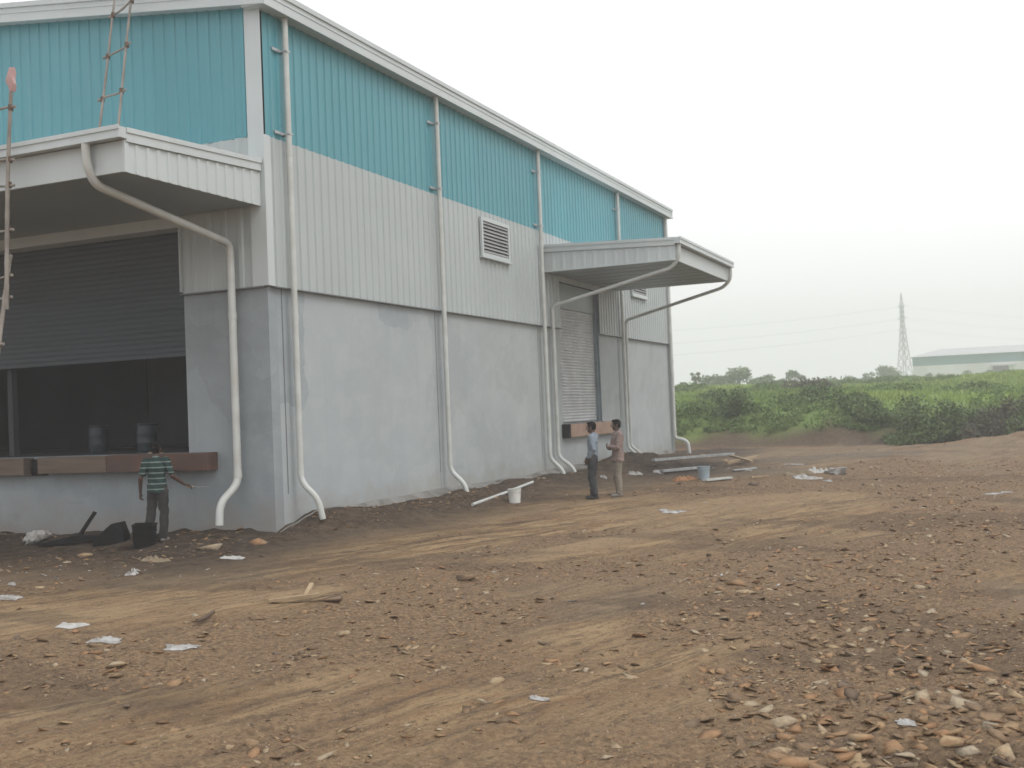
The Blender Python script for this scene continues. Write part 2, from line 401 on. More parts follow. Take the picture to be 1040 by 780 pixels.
# ------------------------------------------------------------------ ground sheet
def build_ground():
    h0 = math.pi / 2 + YAW
    fine = np.arange(R(-31), R(31), .0030)
    coarse = np.linspace(R(31), R(329), 70, endpoint=False)
    ang = h0 + np.concatenate([fine, coarse])
    rr = np.concatenate([[.05, .8, 1.8, 2.8], np.geomspace(3.4, 62, 620), np.geomspace(64, 4500, 90)])
    Rr, Aa = np.meshgrid(rr, ang, indexing='ij')
    x = (Rr * np.cos(Aa)).ravel(); y = (Rr * np.sin(Aa)).ravel()
    z = height(x, y)
    # keep the sheet below the raised floor of the warehouse
    na = len(ang); nr = len(rr)
    idx = np.arange(nr * na).reshape(nr, na); a = idx[:-1]; b = idx[1:]
    q = np.stack([a, b, np.roll(b, -1, 1), np.roll(a, -1, 1)], -1).reshape(-1)
    tr, tr2, grav, d, s = masks(x, y)
    e = d - db_line(s)
    tan = np.clip(ss(.5, .78, tr) * .8 + ss(.6, .85, tr2) * .35, 0, 1) * (1 - .55 * ss(-2, -7, s) )
    # pale haul route crossing the middle right
    tan = np.clip(tan + .28 * np.exp(-((d - (9.5 + .75 * s)) / (1.2 + .12 * np.abs(s))) ** 2) * ss(-1, 2, s), 0, 1)
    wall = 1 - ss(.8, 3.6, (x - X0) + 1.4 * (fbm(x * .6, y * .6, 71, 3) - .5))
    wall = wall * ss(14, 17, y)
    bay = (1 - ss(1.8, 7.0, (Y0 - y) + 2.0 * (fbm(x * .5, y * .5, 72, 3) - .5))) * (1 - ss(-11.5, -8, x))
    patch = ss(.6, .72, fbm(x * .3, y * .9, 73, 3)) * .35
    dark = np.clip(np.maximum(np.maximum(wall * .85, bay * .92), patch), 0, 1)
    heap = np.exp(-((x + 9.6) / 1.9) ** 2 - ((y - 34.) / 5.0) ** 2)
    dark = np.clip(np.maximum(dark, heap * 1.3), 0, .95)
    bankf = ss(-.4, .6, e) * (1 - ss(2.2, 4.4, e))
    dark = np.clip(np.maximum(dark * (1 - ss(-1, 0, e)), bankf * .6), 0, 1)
    veg = ss(1.0, 2.8, e + 2.4 * (fbm(x * .5, y * .5, 74, 3) - .5))
    grey = np.clip(ss(24, 40, d) * .55 * (1 - veg) + .5 * ss(.55, .7, fbm(x * .25 + 9, y * .25, 75, 3)) * (1 - veg), 0, 1)
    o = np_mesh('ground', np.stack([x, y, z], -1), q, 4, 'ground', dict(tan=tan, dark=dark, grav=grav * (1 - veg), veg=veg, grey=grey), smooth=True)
    tag(o, kind='structure')
build_ground()

# ------------------------------------------------------------------ rubble
def icov(sub):
    bm = bmesh.new(); bmesh.ops.create_icosphere(bm, subdivisions=sub, radius=1)
    v = np.array([v.co[:] for v in bm.verts]); f = np.array([[w.index for w in f.verts] for f in bm.faces]); bm.free(); return v, f
ICO1 = icov(1); ICO2 = icov(2)
def rock_shape(base, seed, flat=.4, sharp=.35):
    v, f = base; g = np.random.default_rng(seed)
    o = v.copy()
    for k in range(9):              # slice facets off
        n = g.normal(size=3); n[2] *= .8; n /= np.linalg.norm(n); c = g.uniform(.35, .8)
        dd = o @ n - c; o = o - np.clip(dd, 0, None)[:, None] * n
    o *= (1 + sharp * .3 * (g.random(len(o))[:, None] - .5))
    o[:, 2] *= flat; o[:, 0] *= g.uniform(.8, 1.5)
    return o, f
def shard(seed, npt, flat):
    g = np.random.default_rng(seed); bm = bmesh.new()
    P = g.normal(size=(npt, 3)); P /= np.linalg.norm(P, axis=1)[:, None]; P *= g.uniform(.4, 1.1, (npt, 1))
    P[:, 0] *= g.uniform(1.0, 1.6); P[:, 2] = np.sign(P[:, 2]) * np.minimum(abs(P[:, 2]), .75) * flat
    for p in P: bm.verts.new(p)
    r_ = bmesh.ops.convex_hull(bm, input=bm.verts[:])
    bmesh.ops.delete(bm, geom=[v for v in bm.verts if not v.link_faces], context='VERTS')
    bmesh.ops.triangulate(bm, faces=bm.faces[:]); bm.verts.index_update()
    v = np.array([v.co[:] for v in bm.verts]); f = np.array([[w.index for w in f.verts] for f in bm.faces]); bm.free(); return v, f
SH1 = [shard(i, 8, rnd.uniform(.22, .5)) for i in range(14)]
SH2 = [shard(60 + i, rnd.choice((7, 8, 10)), rnd.uniform(.14, .36)) for i in range(18)]
def scatter(xs, ys, sz, shapes, sink=.25, tilt=.35):
    V_, F_, T_ = [], [], []; off = 0
    zs = height(xs, ys); g = np.random.default_rng(len(xs))
    which = g.integers(0, len(shapes), len(xs))
    for w in range(len(shapes)):
        m_ = np.where(which == w)[0]
        if len(m_) == 0: continue
        v, f = shapes[w]; n = len(m_)
        a = g.uniform(0, 6.28, n); tx = g.normal(0, tilt, n); ty = g.normal(0, tilt, n)
        P = np.repeat(v[None], n, 0) * sz[m_, None, None] * .5
        P[:, :, 2] += P[:, :, 0] * tx[:, None] * .6 + P[:, :, 1] * ty[:, None] * .6
        X = P[:, :, 0] * np.cos(a)[:, None] - P[:, :, 1] * np.sin(a)[:, None] + xs[m_, None]
        Y = P[:, :, 0] * np.sin(a)[:, None] + P[:, :, 1] * np.cos(a)[:, None] + ys[m_, None]
        Z = P[:, :, 2] + zs[m_, None] + sz[m_, None] * (sink * .3 - .06)
        V_.append(np.stack([X, Y, Z], -1).reshape(-1, 3))
        F_.append((f[None] + off + (np.arange(n) * len(v))[:, None, None]).reshape(-1)); off += n * len(v)
        T_.append(np.repeat(g.random(n), len(v)))
    return np.concatenate(V_), np.concatenate(F_), np.concatenate(T_)
def sector(n, r0, r1, seed, half=R(29), pw=1.0):
    g = np.random.default_rng(seed); h0 = math.pi / 2 + YAW
    a = h0 + g.uniform(-half, half, n); t = g.random(n)
    r = (r0 ** (2 * pw) + t * (r1 ** (2 * pw) - r0 ** (2 * pw))) ** (1 / (2 * pw))
    return r * np.cos(a), r * np.sin(a), g
def gravel():
    # small chips
    x, y, g = sector(120000, 4.8, 44, 3, pw=.35)
    _, _, grav, d, s = masks(x, y)
    inside = ((x < X0 + .1) & (y > Y0 - .05))
    cl = fbm(x * 1.1, y * 1.1, 81, 3)
    keep = (g.random(len(x)) < (.12 + .85 * grav) * ss(.38, .62, cl + .15 * grav)) & ~inside & (d < db_line(s) + .5)
    x, y, d = x[keep], y[keep], d[keep]
    sz = .012 + .026 * g.random(len(x)) ** 2.2
    sz *= 1 + ss(10, 35, d) * .9
    v, f, t = scatter(x, y, sz, SH1)
    print('chips', len(x))
    o = np_mesh('gravel', v, f, 3, 'stone', dict(tint=t)); tag(o, kind='stuff')
    # fist-sized flakes
    x, y, g = sector(50000, 4.8, 46, 5, pw=.42)
    _, _, grav, d, s = masks(x, y)
    inside = ((x < X0 + .1) & (y > Y0 - .05))
    cl = fbm(x * .8 + 5, y * .8, 82, 3)
    wall = (1 - ss(.6, 2.4, x - X0)) * ss(15, 17, y) + (1 - ss(.6, 2.2, Y0 - y)) * (1 - ss(-11, -10, x))
    keep = (g.random(len(x)) < (.008 + (.34 + .40 * ss(-3.0, 2.5, s - .45 * (d - 6.5))) * grav + .3 * wall) * ss(.42, .60, cl + .15 * grav)) & ~inside & (d < db_line(s) + .5)
    x, y, d, s = x[keep], y[keep], d[keep], s[keep]
    sz = .050 + .12 * g.random(len(x)) ** 2.2
    sz *= 1 + .5 * np.clip(.3 * s, 0, 1) * (1 - ss(6.5, 9, d))
    v, f, t = scatter(x, y, sz, SH2, tilt=.42)
    print('flakes', len(x))
    o = np_mesh('rubble', v, f, 3, 'stone', dict(tint=t)); tag(o, kind='stuff')
gravel()
def rock(u, v, size, label, tint, seed, cat='rock', flat=.35):
    x, y = at(u, v); bv, f = shard(seed, 11, flat)
    g = np.random.default_rng(seed)
    P = bv * size * .5; a = g.uniform(0, 6.28)
    X = P[:, 0] * math.cos(a) - P[:, 1] * math.sin(a); Y = P[:, 0] * math.sin(a) + P[:, 1] * math.cos(a)
    z = gz(x, y)
    o = np_mesh('rock', np.stack([X, Y, P[:, 2]], -1), f.ravel(), 3, 'stone', dict(tint=np.clip(tint + .08 * g.normal(size=len(P)), 0, 1)))
    o.location = (x, y, z + size * .02); tag(o, label, cat)
    return o
rock(806, 777, .20, 'large rust orange rock at the bottom edge, right of the middle', .6, 201, flat=.5)
rock(872, 752, .22, 'broad flat ochre rock near the bottom right, above the orange rocks', .75, 202)
rock(912, 763, .27, 'long orange brown slab lying flat near the bottom right corner', .63, 203, flat=.3)
rock(967, 754, .24, 'pale tan slab standing tilted near the bottom right corner', .8, 204, flat=.42)
rock(984, 766, .17, 'rounded grey beige rock beside the tilted tan slab', .95, 205, flat=.5)
rock(1022, 768, .24, 'pale beige rock against the right bottom corner', .88, 206, flat=.45)
rock(118, 676, .22, 'pale tan flat rock in the left foreground below the white scraps', .82, 207)
rock(176, 694, .20, 'long tan rock in the left foreground', .75, 208)
rock(230, 760, .13, 'pale pebble like rock near the bottom left', .85, 209, flat=.5)
rock(748, 594, .28, 'reddish rock pile top in the middle right of the yard', .46, 210, flat=.5)
rock(757, 602, .34, 'flat grey tan slab leaning below the reddish rock', .8, 211, flat=.25)
rock(507, 694, .20, 'ochre rock on the gravel streak in the centre foreground', .72, 212, flat=.55)
rock(641, 689, .15, 'rounded tan rock on grey gravel right of centre', .8, 213, flat=.55)
rock(560, 673, .14, 'small brick orange rock on the grey gravel', .61, 214, flat=.4)
rock(213, 556, .42, 'pale beige lump of mortar beside the foot of the bay pipe', .98, 216, flat=.4)
rock(264, 552, .35, 'reddish brown stone at the foot of the warehouse corner', .5, 217, flat=.5)
rock(88, 565, .45, 'pale brown flat slab before the black bag', .8, 218, flat=.25)
rock(337, 610, .42, 'dark earth clod beside the pale splintered board', .0, 219, flat=.18)
rock(473, 588, .34, 'dark brown clod on the tan track in the centre', .12, 220, flat=.4)
rock(767, 493, .45, 'dark stone standing alone at the foot of the right bank', .02, 221, flat=.5)
rock(716, 464, .5, 'yellowish boulder on the debris behind the pale blue bucket', .8, 222, flat=.7)
rock(736, 468, .4, 'flat yellow tan rock right of the yellowish boulder', .75, 223, flat=.4)

# ------------------------------------------------------------------ warehouse
W = empty('warehouse', (X0, Y0, 0))
tag(W, 'big warehouse with grey concrete base, white ribbed cladding and a teal band under the eaves', 'warehouse')
SEAM, TEAL, EAVE, SLOPE = 4.39, 6.97, 9.32, .125
OPX, OPZ0, OPZ1 = -13.30, 1.54, 5.60        # loading bay
OPXL = -21.0
SY0, SY1, SZ0 = 29.70, 33.10, 1.64          # side shutter
XL = -35.5
def child(mb, name, mat, smooth=False, bevel=0, label=None, parent=None):
    o = mb.build(name, mat, parent or W, smooth, bevel)
    if label: o['label'] = label
    return o
# long concrete wall in cast bays with thin open joints
mb = MB(); bays = [Y0 + .25, 22.044, 28.034, SY0, SY1, 34.934, Y1]
for i in range(len(bays) - 1):
    a, b = bays[i], bays[i + 1]
    z1 = SEAM if i != 3 else SZ0 - .36
    mb.box(X0 - .25, X0, a + (.008 if i not in (0, 3, 4) else 0), b - (.008 if i not in (2, 3, 5) else 0), -.4, z1)
mb.box(X0 - .25, X0 - .02, SY0, SY1, SZ0 - .36, SZ0)

child(mb, 'concrete_wall', 'conc')
mb = MB()
mb.box(OPX, X0, Y0, Y0 + .25, -.4, SEAM)
mb.box(XL, OPXL, Y0, Y0 + .25, -.4, SEAM)
mb.box(OPXL, OPX, Y0, Y0 + .25, -.4, OPZ0 - .30)
child(mb, 'loading_bay_wall', 'conc2')
mb = MB()
mb.box(XL, XL + .25, Y0 + .25, Y1, -.4, 9.2); mb.box(XL, X0 - .25, Y1 - .25, Y1, -.4, 9.2)
child(mb, 'rear_wall', 'conc')
# footing of spilt mortar at the wall's foot
n = 260; vs = []; fs = []
for i in range(n + 1):
    y = Y0 + (Y1 - Y0) * i / n
    w = .35 + .35 * float(fbm(y * .5, 0., 91, 3)); h = .24 + .14 * float(fbm(y * .35, 4., 92, 3))
    w *= .6 + .4 * math.sin(y * .9)
    tp_ = float(ss(Y0, Y0 + 2.2, y)); w = max(w, .15) * (.25 + .75 * tp_); h *= tp_
    g0 = gz(X0 + w, y)
    vs += [(X0 - .02, y, h + .09), (X0 + .07, y, h + .03), (X0 + w * .6, y, max(h * .55, gz(X0 + w * .6, y) + .02)), (X0 + w, y, g0 - .03), (X0 + w, y, -.3), (X0 - .02, y, -.3)]
for i in range(n):
    for k in range(5):
        a = i * 6 + k; fs.append((a, a + 1, a + 7, a + 6))
mb = MB(); mb.add(vs, fs); child(mb, 'mortar_footing', 'foot', True)

def ribs(mb, a0, a1, z0, z1, axis, off, pitch=.25, dep=.026, sgn=1, ztop=None):
    """trapezoid ribbed sheet along axis from a0 to a1; off = base plane, sgn*dep stands proud"""
    prof = []; a = a0
    while a < a1 - 1e-6:
        for t, d_ in ((0, 0), (.62, 0), (.70, 1), (.92, 1)):
            q = a + t * pitch
            if q < a1: prof.append((q, d_))
        a += pitch
    prof.append((a1, 0))
    vs = []; fs = []
    for q, d_ in prof:
        o = off + sgn * dep * d_
        zt = ztop(q) if ztop else z1
        zz = z0(q) if callable(z0) else z0
        for z in (zz, zt):
            vs.append((o, q, z) if axis == 'y' else (q, o, z))
    for i in range(len(prof) - 1):
        k = 2 * i; fs.append((k, k + 2, k + 3, k + 1))
    # turned-in top and bottom lips
    n_ = len(vs)
    for q, d_ in prof:
        zz = z0(q) if callable(z0) else z0
        vs.append((off - sgn * .02, q, zz) if axis == 'y' else (q, off - sgn * .02, zz))
    for i in range(len(prof) - 1):
        fs.append((2 * i, 2 * i + 2, n_ + i + 1, n_ + i))
    mb.add(vs, fs)
CX = X0 + .045
mb = MB()
ribs(mb, Y0 + .03, SY0, SEAM - .03, TEAL, 'y', CX); ribs(mb, SY1, Y1, SEAM - .03, TEAL, 'y', CX); ribs(mb, SY0, SY1, 5.7, TEAL, 'y', CX)
child(mb, 'white_cladding', 'white')
mb = MB(); ribs(mb, Y0 + .03, Y1, TEAL + .002, EAVE - .1, 'y', CX); child(mb, 'teal_cladding', 'teal')
CY = Y0 - .045
mb = MB()
ribs(mb, OPX + .02, X0 - .0, SEAM - .03, TEAL, 'x', CY, pitch=.34, sgn=-1)
ribs(mb, XL, OPX + .02, 5.56, TEAL, 'x', CY, pitch=.34, sgn=-1)
child(mb, 'white_cladding', 'white')
mb = MB(); rt = lambda q: EAVE - .05 + (X0 - q) * SLOPE if q > -23.5 else EAVE - .05 + (q - XL) * SLOPE
ribs(mb, XL, X0 - .0, TEAL + .002, 9, 'x', CY, pitch=.25, dep=.022, sgn=-1, ztop=rt); child(mb, 'teal_cladding', 'teal')
# backing behind the sheets
mb = MB(); mb.box(X0 - .2, X0 + .02, Y0 + .02, SY0, SEAM + .002, EAVE); mb.box(X0 - .2, X0 + .02, SY1, Y1 - .02, SEAM + .002, EAVE); mb.box(X0 - .2, X0 + .02, SY0, SY1, 5.72, EAVE)
mb.box(OPX + .03, X0 - .2, Y0 - .02, Y0 + .2, SEAM + .002, 5.58); mb.box(XL, X0 - .2, Y0 - .02, Y0 + .2, 5.60, EAVE)
child(mb, 'inner_lining', 'inner')
# flashings at the seam and jambs
mb = MB()
mb.box(X0 + .001, X0 + .10, Y0 + .1, SY0, SEAM - .055, SEAM - .035); mb.box(X0 + .001, X0 + .10, SY1, Y1, SEAM - .055, SEAM - .035)
mb.box(OPX, X0 - .01, Y0 - .10, Y0 - .001, SEAM - .055, SEAM - .035)
child(mb, 'seam_flashing', 'flash')
mb = MB()
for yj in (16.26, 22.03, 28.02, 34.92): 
    mb = MB(); mb.box(X0 - .01, X0 + .003, yj, yj + .028, .75, SEAM - .06); child(mb, 'joint_shadow', 'flash')  # dark strip drawn to stand for the open joint's shadow
# corner trim: white angle wrapped over the near corner and the far one
mb = MB()
mb.box(X0 - .24, X0 + .088, Y0 - .088, Y0 - .079, SEAM - .03, EAVE - .05)
mb.box(X0 + .080, X0 + .088, Y0 - .079, Y0 + .10, SEAM - .03, TEAL)
child(mb, 'corner_trim', 'trim'); mb = MB()
mb.box(X0 + .080, X0 + .088, Y1 - .2, Y1 + .03, SEAM - .03, EAVE - .05); mb.box(X0 - .1, X0 + .088, Y1 + .03, Y1 + .038, 0.2, EAVE - .05)
child(mb, 'corner_trim', 'trim')
# eave gutter (stepped box) and rake trim on the gable
mb = MB(); ox = X0 + .30
mb.box(X0 - .15, ox, Y0 - .26, Y1 + .35, EAVE - .17, EAVE + .16)
mb.box(ox, ox + .03, Y0 - .26, Y1 + .35, EAVE + .08, EAVE + .17); mb.box(ox, ox + .022, Y0 - .26, Y1 + .35, EAVE - .19, EAVE - .13); mb.box(ox, ox + .012, Y0 - .26, Y1 + .35, EAVE - .02, EAVE + .0)
child(mb, 'eave_gutter', 'trim')
mb = MB()
def slab(x0, x1, zf0, zf1, y0, y1):
    mb.add([(x0, y0, zf0(x0)), (x1, y0, zf0(x1)), (x1, y1, zf0(x1)), (x0, y1, zf0(x0)), (x0, y0, zf1(x0)), (x1, y0, zf1(x1)), (x1, y1, zf1(x1)), (x0, y1, zf1(x0))],
           [(0, 3, 2, 1), (4, 5, 6, 7), (0, 1, 5, 4), (1, 2, 6, 5), (2, 3, 7, 6), (3, 0, 4, 7)])
RX = -23.5
ln = lambda c: (lambda x: EAVE + c + (ox - x) * SLOPE)
lr = lambda c: (lambda x: EAVE + c + (ox - RX) * SLOPE - (RX - x) * SLOPE)
slab(RX, X0 - .15, ln(-.17), ln(.16), Y0 - .26, Y0 + .0); slab(RX, ox, ln(.09), ln(.18), Y0 - .29, Y0 - .26); slab(RX, ox, ln(-.19), ln(-.12), Y0 - .285, Y0 - .26); slab(RX, ox, ln(-.02), ln(.0), Y0 - .272, Y0 - .26)
slab(XL, RX, lr(-.17), lr(.16), Y0 - .26, Y0)
child(mb, 'rake_trim', 'trim')
mb = MB(); slab(RX, X0 - .1, ln(.165), ln(.185), Y0 - .2, Y1 + .3); slab(XL, RX, lr(.165), lr(.185), Y0 - .2, Y1 + .3)
child(mb, 'roof', 'white')

# canopies
def canopy_left():
    yo = 12.55; xr = X0 - .02; xl = -22.5; yi = Y0 - .10
    zt = lambda y: 6.34 + (y - yo) / (yi - yo) * .16
    mb = MB()
    zb = 5.74
    # side skirt: flat band over ribs
    vs = lambda y: 0
    mb.add([(xr, yo, zb), (xr, yi, zb), (xr, yi, zt(yi)), (xr, yo, zt(yo)), (xr - .05, yo, zb), (xr - .05, yi, zb), (xr - .05, yi, zt(yi)), (xr - .05, yo, zt(yo))],
           [(0, 1, 2, 3), (4, 7, 6, 5), (0, 3, 7, 4), (1, 5, 6, 2), (0, 4, 5, 1), (3, 2, 6, 7)])
    ribs(mb, yo + .06, yi, zb - .01, zt(yo) - .18, 'y', xr + .004, pitch=.23, dep=.022, ztop=lambda y: zt(y) - .19)
    # roof deck
    mb.add([(xl, yo, zt(yo) - .1), (xr, yo, zt(yo) - .1), (xr, yi, zt(yi) - .1), (xl, yi, zt(yi) - .1), (xl, yo, zt(yo)), (xr, yo, zt(yo)), (xr, yi, zt(yi)), (xl, yi, zt(yi))],
           [(0, 3, 2, 1), (4, 5, 6, 7), (0, 1, 5, 4), (1, 2, 6, 5), (2, 3, 7, 6), (3, 0, 4, 7)])
    mb.box(xl, xr - .05, yo, yo + .05, zb, 6.2)
    mb.box(xr - .02, xr + .03, yo - .02, yo + .06, zb - .012, 6.2)
    k = child(mb, 'canopy', 'trim', label='wide canopy over the open loading bay')
    mb = MB()
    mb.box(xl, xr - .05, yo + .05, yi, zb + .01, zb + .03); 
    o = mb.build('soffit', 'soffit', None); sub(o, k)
    mb = MB()
    mb.box(xl, xr + .05, yo - .16, yo - .001, 6.21, 6.37); mb.box(xl, xr + .07, yo - .18, yo - .16, 6.32, 6.385); mb.box(xl, xr + .06, yo - .175, yo - .16, 6.2, 6.245)
    vv = []
    for (y, dz) in ((yo, 0), (yi, 0)):
        for (x, z) in ((xr + .001, -.17), (xr + .05, -.17), (xr + .05, .03), (xr + .001, .03)): vv.append((x, y, zt(y) + z))
    mb.add(vv, [(0, 1, 2, 3), (4, 7, 6, 5), (0, 4, 5, 1), (1, 5, 6, 2), (2, 6, 7, 3), (3, 7, 4, 0)])
    vv = []
    for (y, dz) in ((yo, 0), (yi, 0)):
        for (x, z) in ((xr + .05, -.04), (xr + .07, -.04), (xr + .07, .035), (xr + .05, .035)): vv.append((x, y, zt(y) + z))
    mb.add(vv, [(0, 1, 2, 3), (4, 7, 6, 5), (0, 4, 5, 1), (1, 5, 6, 2), (2, 6, 7, 3), (3, 7, 4, 0)])
    o = mb.build('gutter', 'trim', None); sub(o, k)
def sub(o, part):
    o.parent = part                      # warehouse parts are drawn in world space, their own matrix is the identity
canopy_left()
def canopy_right():
    xo = -7.68; xi = X0 + .09; ya, yb = 28.50, 34.75
    zt = lambda x: 6.40 + (xo - x) / (xo - xi) * .16
    zb = 5.84; mb = MB()
    for (y0, y1) in ((ya, ya + .05), (yb - .05, yb)):
        mb.add([(xi, y0, zb), (xo, y0, zb), (xo, y0, zt(xo)), (xi, y0, zt(xi)), (xi, y1, zb), (xo, y1, zb), (xo, y1, zt(xo)), (xi, y1, zt(xi))],
               [(0, 1, 2, 3), (4, 7, 6, 5), (0, 3, 7, 4), (1, 5, 6, 2), (0, 4, 5, 1), (3, 2, 6, 7)])
    mb.add([(xi, ya + .05, zt(xi) - .1), (xo, ya + .05, zt(xo) - .1), (xo, yb - .05, zt(xo) - .1), (xi, yb - .05, zt(xi) - .1), (xi, ya + .05, zt(xi)), (xo, ya + .05, zt(xo)), (xo, yb - .05, zt(xo)), (xi, yb - .05, zt(xi))],
           [(0, 3, 2, 1), (4, 5, 6, 7), (0, 1, 5, 4), (1, 2, 6, 5), (2, 3, 7, 6), (3, 0, 4, 7)])
    mb.box(xo - .05, xo - .001, ya + .05, yb - .05, zb, 6.25)
    ribs(mb, xi + .02, xo - .02, zb + .0, 6, 'x', ya - .003, pitch=.30, dep=.010, sgn=-1, ztop=lambda x: zt(x) - .18)
    mb.beam((xi, ya - .012, zb + .01), (xo, ya - .012, zb + .01), .02, .035)
    k = child(mb, 'canopy', 'trim', label='small canopy over the closed side shutter')
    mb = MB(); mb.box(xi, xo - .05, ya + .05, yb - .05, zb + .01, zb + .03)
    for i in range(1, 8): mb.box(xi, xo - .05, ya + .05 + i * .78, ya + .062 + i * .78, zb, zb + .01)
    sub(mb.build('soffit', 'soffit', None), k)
    mb = MB(); g0 = ya - .06; g1 = yb + .06
    mb.box(xo, xo + .15, g0, g1, 6.27, 6.43); mb.box(xo + .15, xo + .17, g0, g1, 6.38, 6.445); mb.box(xo + .15, xo + .165, g0, g1, 6.26, 6.3)
    for (y, s_) in ((ya, -1), (yb, 1)):
        for (w0, w1, z0, z1) in ((.012, .05, -.17, .03), (.05, .07, -.04, .035)):
            a, b = sorted((y + s_ * w0, y + s_ * w1)); vv = []
            for x in (xi, xo): vv += [(x, a, zt(x) + z0), (x, b, zt(x) + z0), (x, b, zt(x) + z1), (x, a, zt(x) + z1)]
            mb.add(vv, [(0, 1, 2, 3), (4, 7, 6, 5), (0, 4, 5, 1), (1, 5, 6, 2), (2, 6, 7, 3), (3, 7, 4, 0)])
    sub(mb.build('gutter', 'trim', None), k)
canopy_right()

# downpipes
def downpipe(path, r=.068, brs=(), label=None, wallx=True):
    p = MB().tube(bend(path, .16), r, 12).build('downpipe', 'pipe', W, True)
    if label: p['label'] = label
    if len(path) > 3:
        (xa, ya_, za) = next(q for q in path[1:] if q[2] < 1.1); top_ = max(q[2] for q in path if abs(q[0] - xa) < .03 and abs(q[1] - ya_) < .05)
        for z in (za + .16, za + 2.9, za + 5.8):
            if z < top_ - .3: sub(MB().tube([(xa, ya_, z - .06), (xa, ya_, z + .06)], r * 1.12, 12).build('coupling', 'pipe', None, True), p)
    for (x, y, z) in brs:
        b = MB()
        if wallx: b.box(X0 + .0, x + r * 1.08, y - r * 1.1, y + r * 1.1, z - .015, z + .015); b.box(X0 + .08, X0 + .10, y - .30, y - r * 1.11, z - .025, z + .025)
        else: b.box(x - r * 1.3, x + r * 1.3, y - r * 1.25, Y0, z - .02, z + .02)
        sub(b.build('bracket', 'zinc', None), p)
    return p
px = X0 + .17
for (y, zt_, ze, lab) in ((16.42, EAVE - .15, .95, 'tall roof downpipe nearest the warehouse corner'), (22.18, EAVE - .15, .78, 'tall roof downpipe at the first wall joint'), (28.16, EAVE - .15, .72, 'tall roof downpipe beside the side shutter canopy'), (35.05, EAVE - .15, .72, 'roof downpipe passing behind the side canopy')):
    downpipe([(px, y, zt_), (px, y, ze), (px + .33, y + .02, ze - .30), (px + .41, y + .03, max(.16, ze - .66))], .055, [(px, y, z) for z in (8.55, 7.08)], lab)
# canopy pipes of the side canopy
downpipe([(-7.60, 28.56, 6.28), (-7.60, 28.56, 5.90), (-7.85, 28.66, 5.66), (px - .02, 28.84, 4.92), (px - .02, 28.84, .74), (px + .40, 28.86, .42), (px + .48, 28.87, .1)], .054, [], 'canopy drain running diagonally back to the wall on the near side')
downpipe([(-7.60, 34.62, 6.28), (-7.60, 34.62, 5.90), (-7.85, 34.66, 5.66), (px - .02, 35.42, 4.92), (px - .02, 35.42, .74), (px + .40, 35.44, .42), (px + .48, 35.45, .1)], .054, [], 'canopy drain running diagonally back to the wall on the far side')
downpipe([(X0 + .14, Y1 - .12, EAVE - .15), (X0 + .14, Y1 - .12, .80), (X0 + .44, Y1 - .08, .75), (X0 + .62, Y1 - .07, .62), (X0 + .66, Y1 - .07, .2)], .068, [], 'roof downpipe at the far end of the wall')
# bay canopy drain
downpipe([(-12.13, 12.44, 6.22), (-12.13, 12.46, 5.86), (-12.13, 12.62, 5.62), (-12.13, 15.72, 5.13), (-12.13, 15.72, .98), (-12.24, 15.35, .66), (-12.24, 15.32, .30)], .067, [], 'thick drain from the bay canopy down to the corner', wallx=False)

# louvres
def louvre(y0, y1, z0, z1, lab):
    fx = CX + .035
    mb = MB(); w = .09; d = .06
    mb.box(fx, fx + d, y0, y0 + w, z0, z1); mb.box(fx, fx + d, y1 - w, y1, z0, z1); mb.box(fx, fx + d, y0 + w, y1 - w, z0, z0 + w); mb.box(fx, fx + d, y0 + w, y1 - w, z1 - w, z1)
    mb.box(fx, fx + d + .03, y0 - .04, y1 + .04, z0 - .045, z0 - .002)
    p = child(mb, 'louvre', 'trim', label=lab)
    mb = MB(); mb.box(fx, fx + .008, y0 + w, y1 - w, z0 + w, z1 - w); sub(mb.build('dark_backing', 'dark', None), p)
    mb = MB(); n = 9
    for i in range(n):
        z = z0 + w + (z1 - z0 - 2 * w) * (i + .5) / n
        mb.add([(fx + .012, y0 + w, z + .035), (fx + .055, y0 + w, z - .030), (fx + .058, y0 + w, z - .026), (fx + .015, y0 + w, z + .04),
                (fx + .012, y1 - w, z + .035), (fx + .055, y1 - w, z - .030), (fx + .058, y1 - w, z - .026), (fx + .015, y1 - w, z + .04)],
               [(0, 3, 2, 1), (4, 5, 6, 7), (0, 1, 5, 4), (1, 2, 6, 5), (2, 3, 7, 6), (3, 0, 4, 7)])
    sub(mb.build('louvre_slats', 'slat', None), p)
louvre(24.42, 26.10, 5.84, 6.80, 'louvre in the white cladding before the side canopy')
louvre(36.4, 38.1, 5.84, 6.80, 'louvre behind the side canopy')

# side shutter
mb = MB(); sx = X0 - .16; n = 60; z0, z1 = SZ0 + .02, 4.98
vs = []; fs = []
prof = []
for i in range(38):
    z = z0 + (z1 - z0) * i / 38; h = (z1 - z0) / 38
    prof += [(z, 0), (z + h * .30, .022), (z + h * .62, .022), (z + h * .9, 0)]
prof.append((z1, 0))
for z, d_ in prof: vs += [(sx + d_, SY0 + .12, z), (sx + d_, SY1 - .12, z)]
for i in range(len(prof) - 1): fs.append((2 * i, 2 * i + 1, 2 * i + 3, 2 * i + 2))
mb.add(vs, fs)
sh = child(mb, 'roller_shutter', 'shutter', label='closed pale roller shutter in the long wall')
for ya_ in (SY0 + .02, SY1 - .12):
    mb = MB(); mb.box(sx - .06, sx + .10, ya_, ya_ + .10, SZ0, 5.7); sub(mb.build('guide_rail', 'steelblue', None), sh)
mb = MB(); mb.box(sx - .05, sx + .05, SY0 + .12, SY1 - .12, 4.985, 5.71); mb.box(sx + .05, sx + .06, SY0 + .12, SY1 - .12, 5.05, 5.08)
